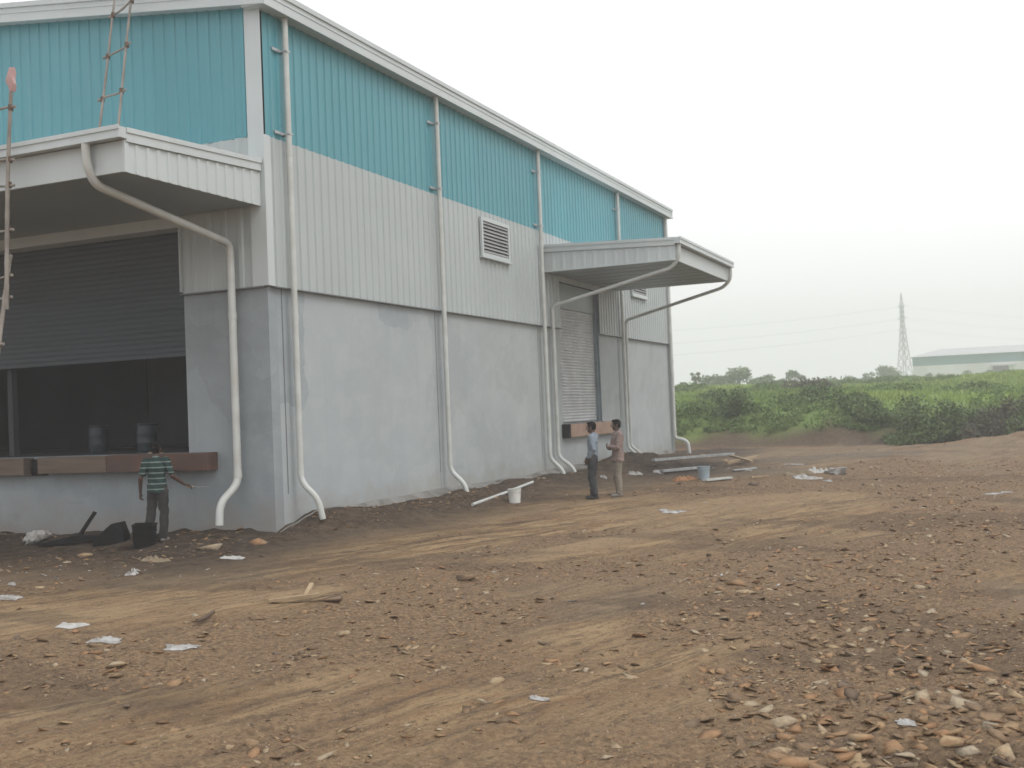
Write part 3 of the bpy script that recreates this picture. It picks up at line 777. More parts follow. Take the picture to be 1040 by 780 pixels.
sub(mb.build('shutter_hood', 'soffit', None), sh)
mb = MB(); mb.box(X0 - .25, X0 + .02, SY0 - .02, SY0, SEAM, 5.7); sub(mb.build('jamb_lining', 'steelblue', None), sh)
mb = MB(); mb.box(X0 - .24, X0 - .002, SY1 - .018, SY1 - .002, SZ0 + .003, SEAM); mb.box(X0 - .25, X0 + .03, SY1 - .002, SY1 + .02, SEAM - .01, 5.7); sub(mb.build('jamb_lining', 'steelblue', None), sh)
mb = MB(); mb.box(X0 - .3, X0 + .22, SY0 - .02, SY1 + .95, 1.24, 1.61)
child(mb, 'dock_bumper_board', 'board_pink', bevel=.008, label='pinkish board under the side shutter')
mb = MB(); mb.box(X0 + .0, X0 + .235, SY0 - .14, SY0 - .025, 1.22, 1.615); child(mb, 'end_plate', 'black', bevel=.004)
mb = MB(); mb.box(X0 - .30, X0 + .06, SY0, SY1, 1.612, 1.635); child(mb, 'threshold', 'flash')

# loading bay: shutter half down, dark room, dock edge
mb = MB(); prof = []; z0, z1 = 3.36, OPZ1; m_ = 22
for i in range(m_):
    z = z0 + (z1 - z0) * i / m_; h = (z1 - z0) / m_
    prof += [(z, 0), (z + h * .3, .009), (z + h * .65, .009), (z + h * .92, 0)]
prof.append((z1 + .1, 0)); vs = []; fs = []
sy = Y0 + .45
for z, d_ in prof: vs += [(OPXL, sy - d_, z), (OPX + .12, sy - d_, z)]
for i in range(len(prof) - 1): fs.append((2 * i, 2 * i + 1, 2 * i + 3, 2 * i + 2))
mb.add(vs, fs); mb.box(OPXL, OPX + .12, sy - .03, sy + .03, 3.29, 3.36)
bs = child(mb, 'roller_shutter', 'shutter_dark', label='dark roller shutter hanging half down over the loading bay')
mb = MB(); mb.box(OPX + .0, OPX + .12, Y0 + .30, Y0 + .60, OPZ0, OPZ1); sub(mb.build('guide_rail', 'steelblue', None), bs)
mb = MB(); mb.box(OPX - .0, OPX + .02, Y0 - .105, Y0 + .26, SEAM, OPZ1); mb.box(OPXL, OPX - .002, Y0 - .09, Y0 + .3, OPZ1 - .05, OPZ1 + .15)
child(mb, 'bay_flashing', 'trim')
mb = MB(); mb.box(-18.35, -18.22, Y0 + .62, Y0 + .75, OPZ0, OPZ1 + .2); child(mb, 'bay_post', 'inner2')
IY = Y0 + 5.2
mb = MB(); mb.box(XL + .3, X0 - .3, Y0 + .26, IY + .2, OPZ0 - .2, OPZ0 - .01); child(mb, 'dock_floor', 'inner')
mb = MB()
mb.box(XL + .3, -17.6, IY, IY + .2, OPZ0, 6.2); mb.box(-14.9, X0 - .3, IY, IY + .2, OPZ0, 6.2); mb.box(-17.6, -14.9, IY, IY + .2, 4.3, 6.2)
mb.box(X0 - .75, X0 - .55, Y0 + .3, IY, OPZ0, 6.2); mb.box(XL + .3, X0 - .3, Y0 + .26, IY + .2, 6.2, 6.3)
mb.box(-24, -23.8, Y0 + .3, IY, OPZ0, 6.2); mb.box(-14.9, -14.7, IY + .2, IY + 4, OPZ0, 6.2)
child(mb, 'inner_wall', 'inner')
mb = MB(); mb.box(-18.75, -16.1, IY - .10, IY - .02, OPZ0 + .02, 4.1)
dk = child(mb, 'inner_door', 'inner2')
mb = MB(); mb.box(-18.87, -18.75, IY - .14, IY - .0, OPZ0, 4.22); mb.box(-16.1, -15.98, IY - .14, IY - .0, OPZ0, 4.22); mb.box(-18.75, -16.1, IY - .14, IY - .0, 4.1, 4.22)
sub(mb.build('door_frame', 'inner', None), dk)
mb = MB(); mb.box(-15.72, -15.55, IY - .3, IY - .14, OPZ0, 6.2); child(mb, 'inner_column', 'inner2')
# dock edge boards
for (a, b, y, mat, z0, z1, lab) in ((-21.0, -17.02, .26, 'board', 1.20, 1.52, 'brown board at the far left of the dock edge'), (-16.98, -16.66, .12, 'black', 1.18, 1.49, 'dark gap piece of the dock edge'),
                          (-16.62, -14.95, .30, 'board', 1.22, 1.52, 'brown board at the middle of the dock edge'), (-14.94, -12.67, .30, 'primer', 1.22, 1.53, 'red brown board at the right end of the dock edge')):
    mb = MB(); mb.box(a, b, Y0 - y, Y0 + .0, z0, z1); child(mb, 'dock_edge_board', mat, bevel=.01, label=lab)
mb = MB(); mb.box(OPXL, -12.72, Y0 + .002, Y0 + .255, OPZ0 - .298, OPZ0 - .012); child(mb, 'dock_kerb', 'conc2')

# ------------------------------------------------------------------ small revolved things
def lathe(prof, n=24):
    mb = MB(); vs = []; fs = []
    for (r, z) in prof:
        for k in range(n): vs.append((r * math.cos(k * 2 * math.pi / n), r * math.sin(k * 2 * math.pi / n), z))
    for i in range(len(prof) - 1):
        for k in range(n): a = i * n + k; b = i * n + (k + 1) % n; fs.append((a, b, b + n, a + n))
    fs.append(tuple(range(n))[::-1]); fs.append(tuple(range((len(prof) - 1) * n, len(prof) * n)))
    mb.add(vs, fs); return mb
def loc_build(mb, name, mat, parent, smooth=True):
    me_o = mb.build(name, mat, None, smooth); me_o.parent = parent; return me_o
def bucket(x, y, z, mat, r, h, label, cat='bucket', tilt=(0, 0)):
    e = empty('bucket', (x, y, z)); tag(e, label, cat)
    p = [(r * .80, 0), (r * .84, .004), (r * .95, h * .80), (r * 1.04, h * .805), (r * 1.04, h * .83), (r * .97, h * .84), (r * 1.0, h * .96), (r * 1.05, h * .97), (r * 1.05, h), (r * .96, h), (r * .92, h * .5), (r * .78, .02)]
    b = lathe(p); loc_build(b, 'tub', mat, e)
    hd = MB(); hd.tube([(r * 1.06 * math.cos(t), -.25 * r * math.sin(t) - r * .2, h * .9 - r * .75 * math.sin(t)) for t in np.linspace(0, math.pi, 13)], .004, 6)
    loc_build(hd, 'handle', 'galv', e)
    e.rotation_euler = (tilt[0], tilt[1], 0)
    return e
x, y = at(523, 511); bucket(x, y, gz(x, y), 'bucket', .145, .31, 'white plastic bucket standing alone on the soil near the long wall')
x, y = at(715, 487); bucket(x, y, gz(x, y) - .01, 'bluebucket', .17, .36, 'pale blue bucket standing in the debris at the far end of the wall')
def barrel(x, y, z, label):
    e = empty('barrel', (x, y, z)); tag(e, label, 'barrel')
    r, h = .20, .56
    p = [(r * .93, 0), (r * .99, .03), (r, h * .3), (r * 1.03, h * .33), (r, h * .36), (r, h * .63), (r * 1.03, h * .66), (r, h * .69), (r * .99, h * .94), (r * .93, h), (r * .85, h), (r * .85, h - .02)]
    loc_build(lathe(p), 'drum', 'blue', e)
    loc_build(lathe([(r * .99, h * .93), (r * 1.05, h * .93), (r * 1.05, h * .97), (r * .99, h * .97)]), 'lid_ring', 'black', e)
barrel(-15.42, 17.2, OPZ0 - .01, 'blue barrel on the dock, the right one of two')
barrel(-16.95, 17.5, OPZ0 - .01, 'blue barrel on the dock, the left one of two')

# crumpled sheets
def crumple(name, u, v, sx_, sy_, h, mat, label, cat, seed, rot=None, lift=.0):
    x, y = at(u, v); g = np.random.default_rng(seed); n = 31
    a, b = np.meshgrid(np.linspace(-1, 1, n), np.linspace(-1, 1, n))
    an = np.arctan2(b, a); rr = np.maximum(abs(a), abs(b))
    k = 1 + .22 * (vn(np.cos(an) * 2 + 5, np.sin(an) * 2 + seed, seed) - .5) * 2
    if mat == 'paper' and name == 'plastic_scrap': sx_ *= .7; sy_ *= .7; h *= .6
    X = a * sx_ / 2 * k; Y = b * sy_ / 2 * k
    Z = h * (1.6 * np.abs(fbm(a * 2.6 + seed, b * 2.6, seed, 4) - .5) * 2 + .12 * fbm(a * 6, b * 6, seed + 3, 2)) * (1 - rr ** 4) + .004
    ro = g.uniform(0, 3.14) if rot is None else rot
    X2 = X * math.cos(ro) - Y * math.sin(ro); Y2 = X * math.sin(ro) + Y * math.cos(ro)
    gz_ = height(x + X2, y + Y2) - gz(x, y)
    top = np.stack([X2, Y2, Z + gz_ + .004], -1).reshape(-1, 3); bot = top.copy(); bot[:, 2] -= .006 + .3 * Z.ravel() * 0
    idx = np.arange(n * n).reshape(n, n); q = np.stack([idx[:-1, :-1], idx[:-1, 1:], idx[1:, 1:], idx[1:, :-1]], -1).reshape(-1, 4)
    q2 = q[:, ::-1] + n * n
    edge = np.concatenate([idx[0, :], idx[1:, -1], idx[-1, -2::-1], idx[-2:0:-1, 0]])
    e2 = np.roll(edge, -1); q3 = np.stack([e2, edge, edge + n * n, e2 + n * n], -1)
    o = np_mesh(name, np.concatenate([top, bot]), np.concatenate([q, q2, q3]).ravel(), 4, mat)
    o.location = (x, y, gz(x, y) + lift); tag(o, label, cat); return o
vr = YAW
crumple('plastic_scrap', 7, 608, .45, .3, .06, 'paper', 'bright white scrap at the left edge of the yard', 'litter', 5, rot=vr)
crumple('plastic_scrap', 105, 652, .40, .22, .06, 'paper', 'torn white plastic strip in the left foreground, left of the other strip', 'litter', 6, rot=vr + .2)
crumple('plastic_scrap', 184, 660, .42, .16, .05, 'paper', 'white plastic strip in the left foreground, right of the torn strip', 'litter', 7, rot=vr + .1)
crumple('plastic_scrap', 134, 584, .22, .2, .12, 'paper', 'small white scrap on the dark soil below the man in stripes', 'litter', 8, rot=vr)
crumple('plastic_scrap', 12, 595, .14, .1, .06, 'paper', 'tiny white scrap above the bright scrap at the left edge', 'litter', 9, rot=vr)
crumple('plastic_scrap', 236, 568, .34, .12, .04, 'paper2', 'thin grey white scrap near the foot of the bay pipe', 'litter', 10, rot=vr + .1)
crumple('plastic_scrap', 685, 521, .75, .35, .07, 'paper', 'white sheet lying on the soil right of the two men', 'litter', 11, rot=vr)
crumple('plastic_scrap', 548, 712, .20, .10, .03, 'paper', 'white flake on the gravel in the centre foreground', 'litter', 12, rot=vr)
crumple('plastic_scrap', 921, 737, .17, .08, .03, 'paper', 'white torn scrap among the stones at the bottom right', 'litter', 13, rot=vr)
crumple('plastic_scrap', 1013, 502, .7, .3, .04, 'paper', 'thin white scrap far out at the right of the yard', 'litter', 14, rot=vr)
crumple('plastic_scrap', 73, 638, .30, .12, .03, 'paper2', 'dull grey scrap just above the torn white strip', 'litter', 15, rot=vr)
crumple('orange_sack', 695, 488, .60, .35, .13, 'orange', 'orange sack on the ground before the debris', 'sack', 16, rot=vr)
crumple('plastic_sheet', 820, 486, .8, .4, .07, 'paper', 'flat white sheet in the litter patch right of the building', 'litter', 17, rot=vr)
crumple('cloth_scrap', 812, 482, .8, .5, .16, 'yellowrag', 'tan cloth at the left of the litter patch', 'litter', 19, rot=vr)
crumple('cloth_scrap', 833, 480, .8, .5, .16, 'paper2', 'grey wrapper in the middle of the litter patch', 'litter', 20, rot=vr)
crumple('plastic_scrap', 841, 489, .3, .2, .08, 'paper', 'small white scrap below the litter patch', 'litter', 21, rot=vr)
crumple('plastic_scrap', 805, 472, 1.0, .25, .04, 'paper', 'long thin white strip above the litter patch', 'litter', 22, rot=vr)
crumple('plastic_scrap', 668, 480, .42, .3, .12, 'paper', 'white scrap on the dark heap behind the two men', 'litter', 23, rot=vr)
crumple('plastic_scrap', 645, 482, .55, .3, .14, 'paper', 'white rag lying just right of the man in khaki trousers', 'litter', 24, rot=vr)
crumple('plastic_scrap', 613, 486, .25, .2, .12, 'paper', 'white rag on the ground between the two men', 'litter', 25, rot=vr)
crumple('plastic_scrap', 760, 478, .3, .22, .08, 'paper', 'small white scrap right of the pale blue bucket', 'litter', 26, rot=vr)
crumple('cement_bag', 158, 570, .42, .2, .07, 'yellowrag', 'flattened tan bag on the soil below the man in stripes', 'bag', 27, rot=vr)
def litter_bits():                  # tiny shreds nobody could count
    x1, y1, g = sector(900, 11, 40, 77, pw=.8)
    inside = ((x1 < X0 + .5) & (y1 > Y0 - .3))
    cl = fbm(x1 * .35, y1 * .35, 83, 3)
    k = ~inside & (g.random(len(x1)) < ss(.45, .7, cl)); x1, y1 = x1[k], y1[k]
    cx, cy = at(830, 482); x2 = cx + g.normal(0, 1.5, 70); y2 = cy + g.normal(0, 1.3, 70)
    cx, cy = at(745, 474); x3 = cx + g.normal(0, 1.3, 60); y3 = cy + g.normal(0, 1.2, 60)
    cx, cy = at(100, 575); x4 = cx + g.normal(0, 1.6, 60); y4 = cy + g.uniform(-1.6, .1, 60)
    xs = np.concatenate([x1, x2, x3, x4]); ys = np.concatenate([y1, y2, y3, y4])
    v, f, t = scatter(xs, ys, .03 + .09 * g.random(len(xs)) ** 2, [(s[0] * np.array([1.4, .7, .35]), s[1]) for s in SH1], tilt=.5)
    tag(np_mesh('litter_shreds', v, f, 3, 'paper2', dict(tint=t)), kind='stuff')
litter_bits()

# ------------------------------------------------------------------ crate, bag, timber, bars
def place_empty(name, u, v, label, cat):
    x, y = at(u, v); e = empty(name, (x, y, gz(x, y))); tag(e, label, cat); return e
e = place_empty('plastic_crate', 147, 556, 'black plastic crate standing at the feet of the man in stripes', 'crate')
w, d_, h = .34, .30, .38
mb = MB()
t_ = .015
def tbox(mb, a, b, z0, z1, k0=.88, k1=1.0):  # tapered shell wall ring
    o0, o1 = k0, k1; vs = []
    for (k, z) in ((o0, z0), (o1, z1)):
        for sx_, sy_ in ((-1, -1), (1, -1), (1, 1), (-1, 1)): vs.append((sx_ * a / 2 * k, sy_ * b / 2 * k, z))
    for (k, z) in ((o1, z1), (o0, z0 + .02)):
        for sx_, sy_ in ((-1, -1), (1, -1), (1, 1), (-1, 1)): vs.append((sx_ * (a / 2 - t_) * k, sy_ * (b / 2 - t_) * k, z))
    fs = [(0, 3, 2, 1)]
    for j in range(3):
        for i in range(4): fs.append((j * 4 + i, j * 4 + (i + 1) % 4, j * 4 + 4 + (i + 1) % 4, j * 4 + 4 + i))
    fs.append((12, 13, 14, 15)); mb.add(vs, fs)
tbox(mb, w, d_, 0, h); loc_build(mb, 'box', 'black', e, False)
mb = MB()
for z in (.12, .25, .365):
    k = .88 + .12 * z / h + .03
    a, b = w / 2 * k, d_ / 2 * k
    mb.box(-a, a, -b - .008, -b + .006, z, z + .018); mb.box(-a, a, b - .006, b + .008, z, z + .018); mb.box(-a - .008, -a + .006, -b + .006, b - .006, z, z + .018); mb.box(a - .006, a + .008, -b + .006, b - .006, z, z + .018)
loc_build(mb, 'rim', 'black', e, False)
e.rotation_euler = (R(3), R(2), YAW + .1)
# black bag slumped against the wall
def wedge(name, u, v, mat, label, cat):
    x, y = at(u, v); bm = bmesh.new()
    for (px_, pz_, py_) in ((-.30, -.03, .14), (.26, -.03, .16), (.22, .40, .06), (.02, .34, .10), (-.14, .22, .13), (-.27, .08, .13), (.24, .2, .14)):
        for q in (-1, 1): bm.verts.new((px_, q * py_ + .02 * math.sin(px_ * 30 + q), pz_ + .012 * math.sin(px_ * 50)))
    bmesh.ops.convex_hull(bm, input=bm.verts[:]); bmesh.ops.delete(bm, geom=[w for w in bm.verts if not w.link_faces], context='VERTS')
    bmesh.ops.subdivide_edges(bm, edges=bm.edges[:], cuts=3, use_grid_fill=True)
    for w in bm.verts: w.co += V((1, .8, .7)) * (.03 * (float(fbm(w.co.x * 9, w.co.z * 9 + w.co.y * 5, 3, 3)) - .5))
    me = bpy.data.meshes.new(name); bm.to_mesh(me); bm.free(); o = link(name, me, mat); o.location = (x, y, gz(x, y)); o.rotation_euler.z = YAW; tag(o, label, cat)
def slump(name, u, v, sx_, sy_, sz_, mat, label, cat, seed, rot):
    x, y = at(u, v); bv, f = icov(4); g = np.random.default_rng(seed); o = bv.copy()
    for k in range(7):
        nn = g.normal(size=3); nn /= np.linalg.norm(nn); dd = o @ nn - g.uniform(.45, .75); o -= np.clip(dd, 0, None)[:, None] * nn * .9
    o *= (1 + (.75 if mat == 'paper' else .3) * (np.abs(fbm(o[:, 0] * 2.9 + 4, o[:, 1] * 2.9 + o[:, 2] * 2.6, seed, 5)[:, None] - .5) * 1.6 - .3))
    o[:, 0] += o[:, 2] * .35
    o *= np.array([sx_, sy_, sz_]) * .62; o[:, 2] += sz_ * .36
    ob = np_mesh(name, o, f.ravel(), 3, mat, smooth=True); ob.location = (x, y, gz(x, y) - .02); ob.rotation_euler.z = rot; tag(ob, label, cat)
wedge('bag', 114, 553, 'black', 'slumped black bag beside the bay wall, left of the crate', 'bag')
x, y = at(72, 550); g0 = gz(x, y)
e = empty('leaning_plank', (x, y, g0)); tag(e, 'short dark plank leaning on the bay wall above the black rubble', 'plank')
mb = MB(); mb.beam((-.02, .1, -.05), (.17, .42, .47), .065, .03, up=(0, 1, 0)); loc_build(mb, 'board', 'black', e, False)
slump('crumpled_sack', 37, 553, .44, .26, .30, 'paper', 'crumpled white sack against the bay wall at the far left', 'sack', 45, YAW)
slump('plastic_bag', 850, 482, .62, .4, .24, 'paper', 'crumpled white bag at the right of the litter patch', 'bag', 47, YAW)
slump('spoil_lump', 72, 552, 1.0, .4, .16, 'black', 'low black lump of rubble under the leaning plank', 'rubble lump', 33, YAW)
def bar(name, a, b, r, mat, label, cat, square=None, lift=.03):
    (x1, y1), (x2, y2) = at(*a), at(*b)
    z1 = gz(x1, y1) + lift; z2 = gz(x2, y2) + lift
    if square:
        mb = MB(); mb.beam((0, 0, 0), (x2 - x1, y2 - y1, z2 - z1), *square)
    else:
        mb = MB(); mb.tube([(0, 0, 0), ((x2 - x1) / 2, (y2 - y1) / 2, (z2 - z1) / 2 - .01), (x2 - x1, y2 - y1, z2 - z1)], r, 10)
    o = mb.build(name, mat, None, True); o.location = (x1, y1, z1); tag(o, label, cat); return o
o = bar('plastic_pipe', (480, 515), (541, 492), .035, 'pipe', 'long cream pipe lying from the soil up to the wall footing', 'pipe', lift=.05)
bar('steel_bar', (664, 478), (745, 470), .05, 'galv', 'long galvanised bar, the upper one behind the pale blue bucket', 'steel bar', (.12, .07), .30)
bar('steel_bar', (672, 483), (712, 478), .05, 'galv', 'galvanised bar left of the pale blue bucket, below the long one', 'steel bar', (.12, .07), .10)
bar('steel_bar', (716, 490), (742, 487), .05, 'pipe', 'short white bar on the ground below the pale blue bucket', 'steel bar', (.14, .05), .05)
bar('timber', (738, 474), (770, 467), .05, 'wood', 'long pale timber in the debris right of the pale blue bucket', 'timber', (.12, .08), .12)
bar('timber', (742, 468), (764, 474), .05, 'wood', 'short timber crossing the debris behind the long pale one', 'timber', (.10, .07), .16)
bar('timber', (763, 487), (780, 485), .05, 'wood', 'thin yellow stick on the ground between debris and litter patch', 'timber', (.08, .05), .04)
bar('timber', (745, 479), (768, 477), .05, 'galv', 'grey strip on the ground under the timbers', 'steel strip', (.16, .03), .04)
# splintered board in the yard, a Y of two pieces
x, y = at(305, 612); e = empty('splintered_board', (x, y, gz(x, y) + .03)); tag(e, 'pale splintered board lying on the tan track left of centre', 'board')
mb = MB(); mb.beam((-.32, -.11, 0), (.20, .08, .05), .08, .03); loc_build(mb, 'board', 'wood', e, False)
mb = MB(); mb.beam((.05, .03, .04), (.04, .18, .15), .05, .025); loc_build(mb, 'splinter', 'wood', e, False)
bar('bent_rod', (200, 636), (217, 627), .02, 'rope', 'short dark rod stuck in the soil of the left yard', 'rod', None, .05)
x = -14.0; e = empty('yellow_tool', (-13.95, Y0 - .12, 1.545)); tag(e, 'small yellow float tool lying on the dock edge beside the man', 'tool')
mb = MB(); mb.box(-.13, .13, -.05, .05, 0, .015); loc_build(mb, 'blade', 'wood', e, False)
mb = MB(); mb.tube([(-.07, 0, .015), (-.06, 0, .05), (.06, 0, .05), (.07, 0, .015)], .011, 8); loc_build(mb, 'handle', 'wood', e)

# ------------------------------------------------------------------ bamboo ladders
def bamboo(mb, a, b, r0, r1, seed):
    a = V(a); b = V(b); L = (b - a).length; n = int(L / .33); g = random.Random(seed); pts = []; rad = []
    side = (b - a).cross(V((0, 1, .2))).normalized()
    for i in range(n * 3 + 1):
        t = i / (n * 3); p = a.lerp(b, t) + side * (math.sin(t * 5 + seed) * .018)
        pts.append(p); rad.append((r0 + (r1 - r0) * t) * (1.16 if i % 3 == 0 else 1.0))
    mb.tube(pts, r0, 9, rad)
def ladder(name, base, rails, rungs, label, ties=True):
    e = empty(name, base); tag(e, label, 'ladder')
    L_ = lambda p: V(p) - V(base)
    for i, (a, b, r0, r1) in enumerate(rails):
        mb = MB(); bamboo(mb, L_(a), L_(b), r0, r1, i + 3); loc_build(mb, 'rail', 'bamboo', e)
    for i, (a, b) in enumerate(rungs):
        mb = MB(); d = (V(b) - V(a)).normalized() * .10
        bamboo(mb, L_(a) - d, L_(b) + d, .020, .017, i + 31)
        k = loc_build(mb, 'rung', 'bamboo', e)
        for p in (a, b):
            mb = MB(); mb.tube([L_(p) + V((0, -.0, -.045)), L_(p) + V((0, 0, .045))], .038, 9)
            q = mb.build('lashing', 'rope', None, True); q.parent = k
    return e
# the near one, leaning on the front of the bay canopy
A = V((-13.92, 12.18, 3.10)); 
ft = V((-13.33, 11.2, gz(-13.33, 11.2) + .0)); mid = V((-13.53, 12.22, 4.25)); tp = V((-13.38, 12.27, 7.40))
ft2 = ft + V((-.62, 0, 0)); mid2 = mid + V((-.55, 0, 0)); tp2 = tp + V((-.47, 0, 0))
rg_ = []
for t in (.14, .30, .46, .62, .78): rg_.append((ft.lerp(mid, t), ft2.lerp(mid2, t)))
for z in (4.02, 4.35, 5.05, 5.72, 6.10, 6.88): t = (z - mid.z) / (tp.z - mid.z); rg_.append((mid.lerp(tp, t), mid2.lerp(tp2, t)))
ladder('bamboo_ladder', ft, [(ft, mid + (mid - ft).normalized() * .45, .036, .030), (ft2, mid2 + (mid2 - ft2).normalized() * .45, .036, .030), (mid - V((0, .05, .4)), tp, .034, .026), (mid2 - V((0, .05, .4)), tp2, .034, .026)], rg_,
       'tall bamboo ladder with a red rag on top, leaning on the bay canopy')
x = tp
o = MB()
g_ = random.Random(5)
vs = []; fs = []; nn = 9
for i in range(nn):
    t = i / (nn - 1)
    for k in range(10):
        a = k / 10 * 6.283; r_ = .045 + .035 * math.sin(t * 3.1) + .014 * math.sin(3 * a + i)
        vs.append((r_ * math.cos(a) + .02 * math.sin(i), r_ * math.sin(a) * .7, -.16 + t * .36))
for i in range(nn - 1):
    for k in range(10): a = i * 10 + k; b = i * 10 + (k + 1) % 10; fs.append((a, b, b + 10, a + 10))
fs.append(tuple(range(10))[::-1]); fs.append(tuple(range((nn - 1) * 10, nn * 10)))
o.add(vs, fs); rag = o.build('red_rag', 'pink', None, True); rag.location = (tp.x, tp.y, tp.z - .12); tag(rag, 'faded red rag tied round the top of the tall bamboo ladder', 'rag')
# the one standing on the canopy roof
a1 = V((-14.03, 14.55, 6.45)); b1 = V((-14.30, 15.52, 9.90)); a2 = V((-13.60, 14.55, 6.45)); b2 = V((-13.86, 15.52, 10.12))
rg_ = [(a1.lerp(b1, t), a2.lerp(b2, t)) for t in (.12, .38, .62, .86)]
ladder('bamboo_ladder', a1, [(a1, b1, .024, .019), (a2, b2, .024, .019)], rg_, 'bamboo ladder standing on the bay canopy roof and leaning on the parapet')

# ------------------------------------------------------------------ people
def cap(mb, a, b, ra, rb, flat=1.0, n=14, side=V((1, 0, 0)), ends=True):
    a = V(a); b = V(b); d = b - a; L = max(d.length, 1e-5); d = d / L
    e1 = (side - d * side.dot(d)); e1 = e1.normalized() if e1.length > .05 else d.orthogonal().normalized()
    e2 = d.cross(e1); rings = []
    for k in range(1, 5): t = k / 4 * math.pi / 2; rings.append((a - d * ra * math.cos(t), ra * math.sin(t)))
    for k in range(4): t = k / 4 * math.pi / 2; rings.append((b + d * rb * math.sin(t), rb * math.cos(t)))
    if not ends: rings = [(a, ra * .9), (a + d * .004, ra), (b - d * .004, rb), (b, rb * .9)]; 
    vs = [a - d * (ra if ends else 0)]
    for (c, r_) in rings:
        for j in range(n): q = j * 2 * math.pi / n; vs.append(c + (e1 * math.cos(q) + e2 * (math.sin(q) * flat)) * r_)
    vs.append(b + d * (rb if ends else 0)); fs = []; m_ = len(rings)
    for j in range(n): fs.append((0, 1 + (j + 1) % n, 1 + j))
    for i in range(m_ - 1):
        for j in range(n): p = 1 + i * n + j; q = 1 + i * n + (j + 1) % n; fs.append((p, q, q + n, p + n))
    for j in range(n): fs.append((1 + (m_ - 1) * n + j, 1 + (m_ - 1) * n + (j + 1) % n, len(vs) - 1))
    mb.add(vs, fs)
def ball(mb, c, rx, ry, rz, rot=None):
    v, f = ICO3
    P = v * np.array([rx, ry, rz])
    if rot is not None: P = P @ np.array(rot.to_matrix()).T
    mb.add([tuple(p) for p in (P + np.array(c))], [tuple(q) for q in f])
ICO3 = icov(3)
def fuse(mb, name, mat, parent, voxel, smooth=4, fold=0, seed=1):
    me = bpy.data.meshes.new(name); me.from_pydata(mb.v, [], mb.f); me.update()
    o = bpy.data.objects.new(name + '_tmp', me); COL.objects.link(o)
    rm = o.modifiers.new('r', 'REMESH'); rm.mode = 'VOXEL'; rm.voxel_size = voxel; rm.adaptivity = 0
    if smooth:
        sm = o.modifiers.new('s', 'SMOOTH'); sm.iterations = smooth; sm.factor = .5
    dg = bpy.context.evaluated_depsgraph_get(); dg.update()
    me2 = bpy.data.meshes.new_from_object(o.evaluated_get(dg)); me2.name = name
    bpy.data.objects.remove(o)
    nv = len(me2.vertices); co = np.empty(nv * 3, np.float32); me2.vertices.foreach_get('co', co); co = co.reshape(-1, 3)
    if fold:
        no = np.empty(nv * 3, np.float32); me2.vertices.foreach_get('normal', no); no = no.reshape(-1, 3)
        f_ = fbm(co[:, 0] * 11 + co[:, 2] * 5, co[:, 2] * 10 - co[:, 1] * 7, seed, 3) - .5
        f2 = fbm(co[:, 0] * 30, co[:, 2] * 9 + co[:, 1] * 20, seed + 5, 2) - .5
        co = co + no * (f_ * fold * 2 + f2 * fold * .6)[:, None]
        me2.vertices.foreach_set('co', co.ravel())
    me2.materials.clear(); me2.materials.append(M[mat])
    me2.polygons.foreach_set('use_smooth', [True] * len(me2.polygons)); me2.update()
    p = bpy.data.objects.new(name, me2); COL.objects.link(p); p.parent = parent
    return p
def hand(mb, w, d, palm_n, thumb, L=.17, curl=.5):
    """w wrist, d pointing direction, palm_n palm normal (fingers curl to it), thumb side direction"""
    d = V(d).normalized(); s = V(thumb); s = (s - d * s.dot(d)).normalized(); p = V(palm_n); p = (p - d * p.dot(d) - s * p.dot(s)).normalized()
    c = V(w) + d * .045
    for k in (-1, -.33, .33, 1): cap(mb, V(w) + d * .01 + s * k * .018, V(w) + d * .080 + s * k * .029, .015, .013)
    for k, ln_ in ((1, .072), (.33, .080), (-.33, .074), (-1, .058)):
        a = V(w) + d * .088 + s * k * .031
        b = a + (d * math.cos(curl * .5) + p * math.sin(curl * .5)) * ln_ * .5 + s * k * .004
        q = b + (d * math.cos(curl * 1.4) + p * math.sin(curl * 1.4)) * ln_ * .5
        cap(mb, a, b, .0095, .0088); cap(mb, b, q, .0088, .0072)
    a = V(w) + d * .028 + s * .028; b = a + (d * .65 + s * .7 + p * .2).normalized() * .036; q = b + (d * .9 + s * .25 + p * .35).normalized() * .030
    cap(mb, a, b, .0125, .0105); cap(mb, b, q, .0102, .0085)
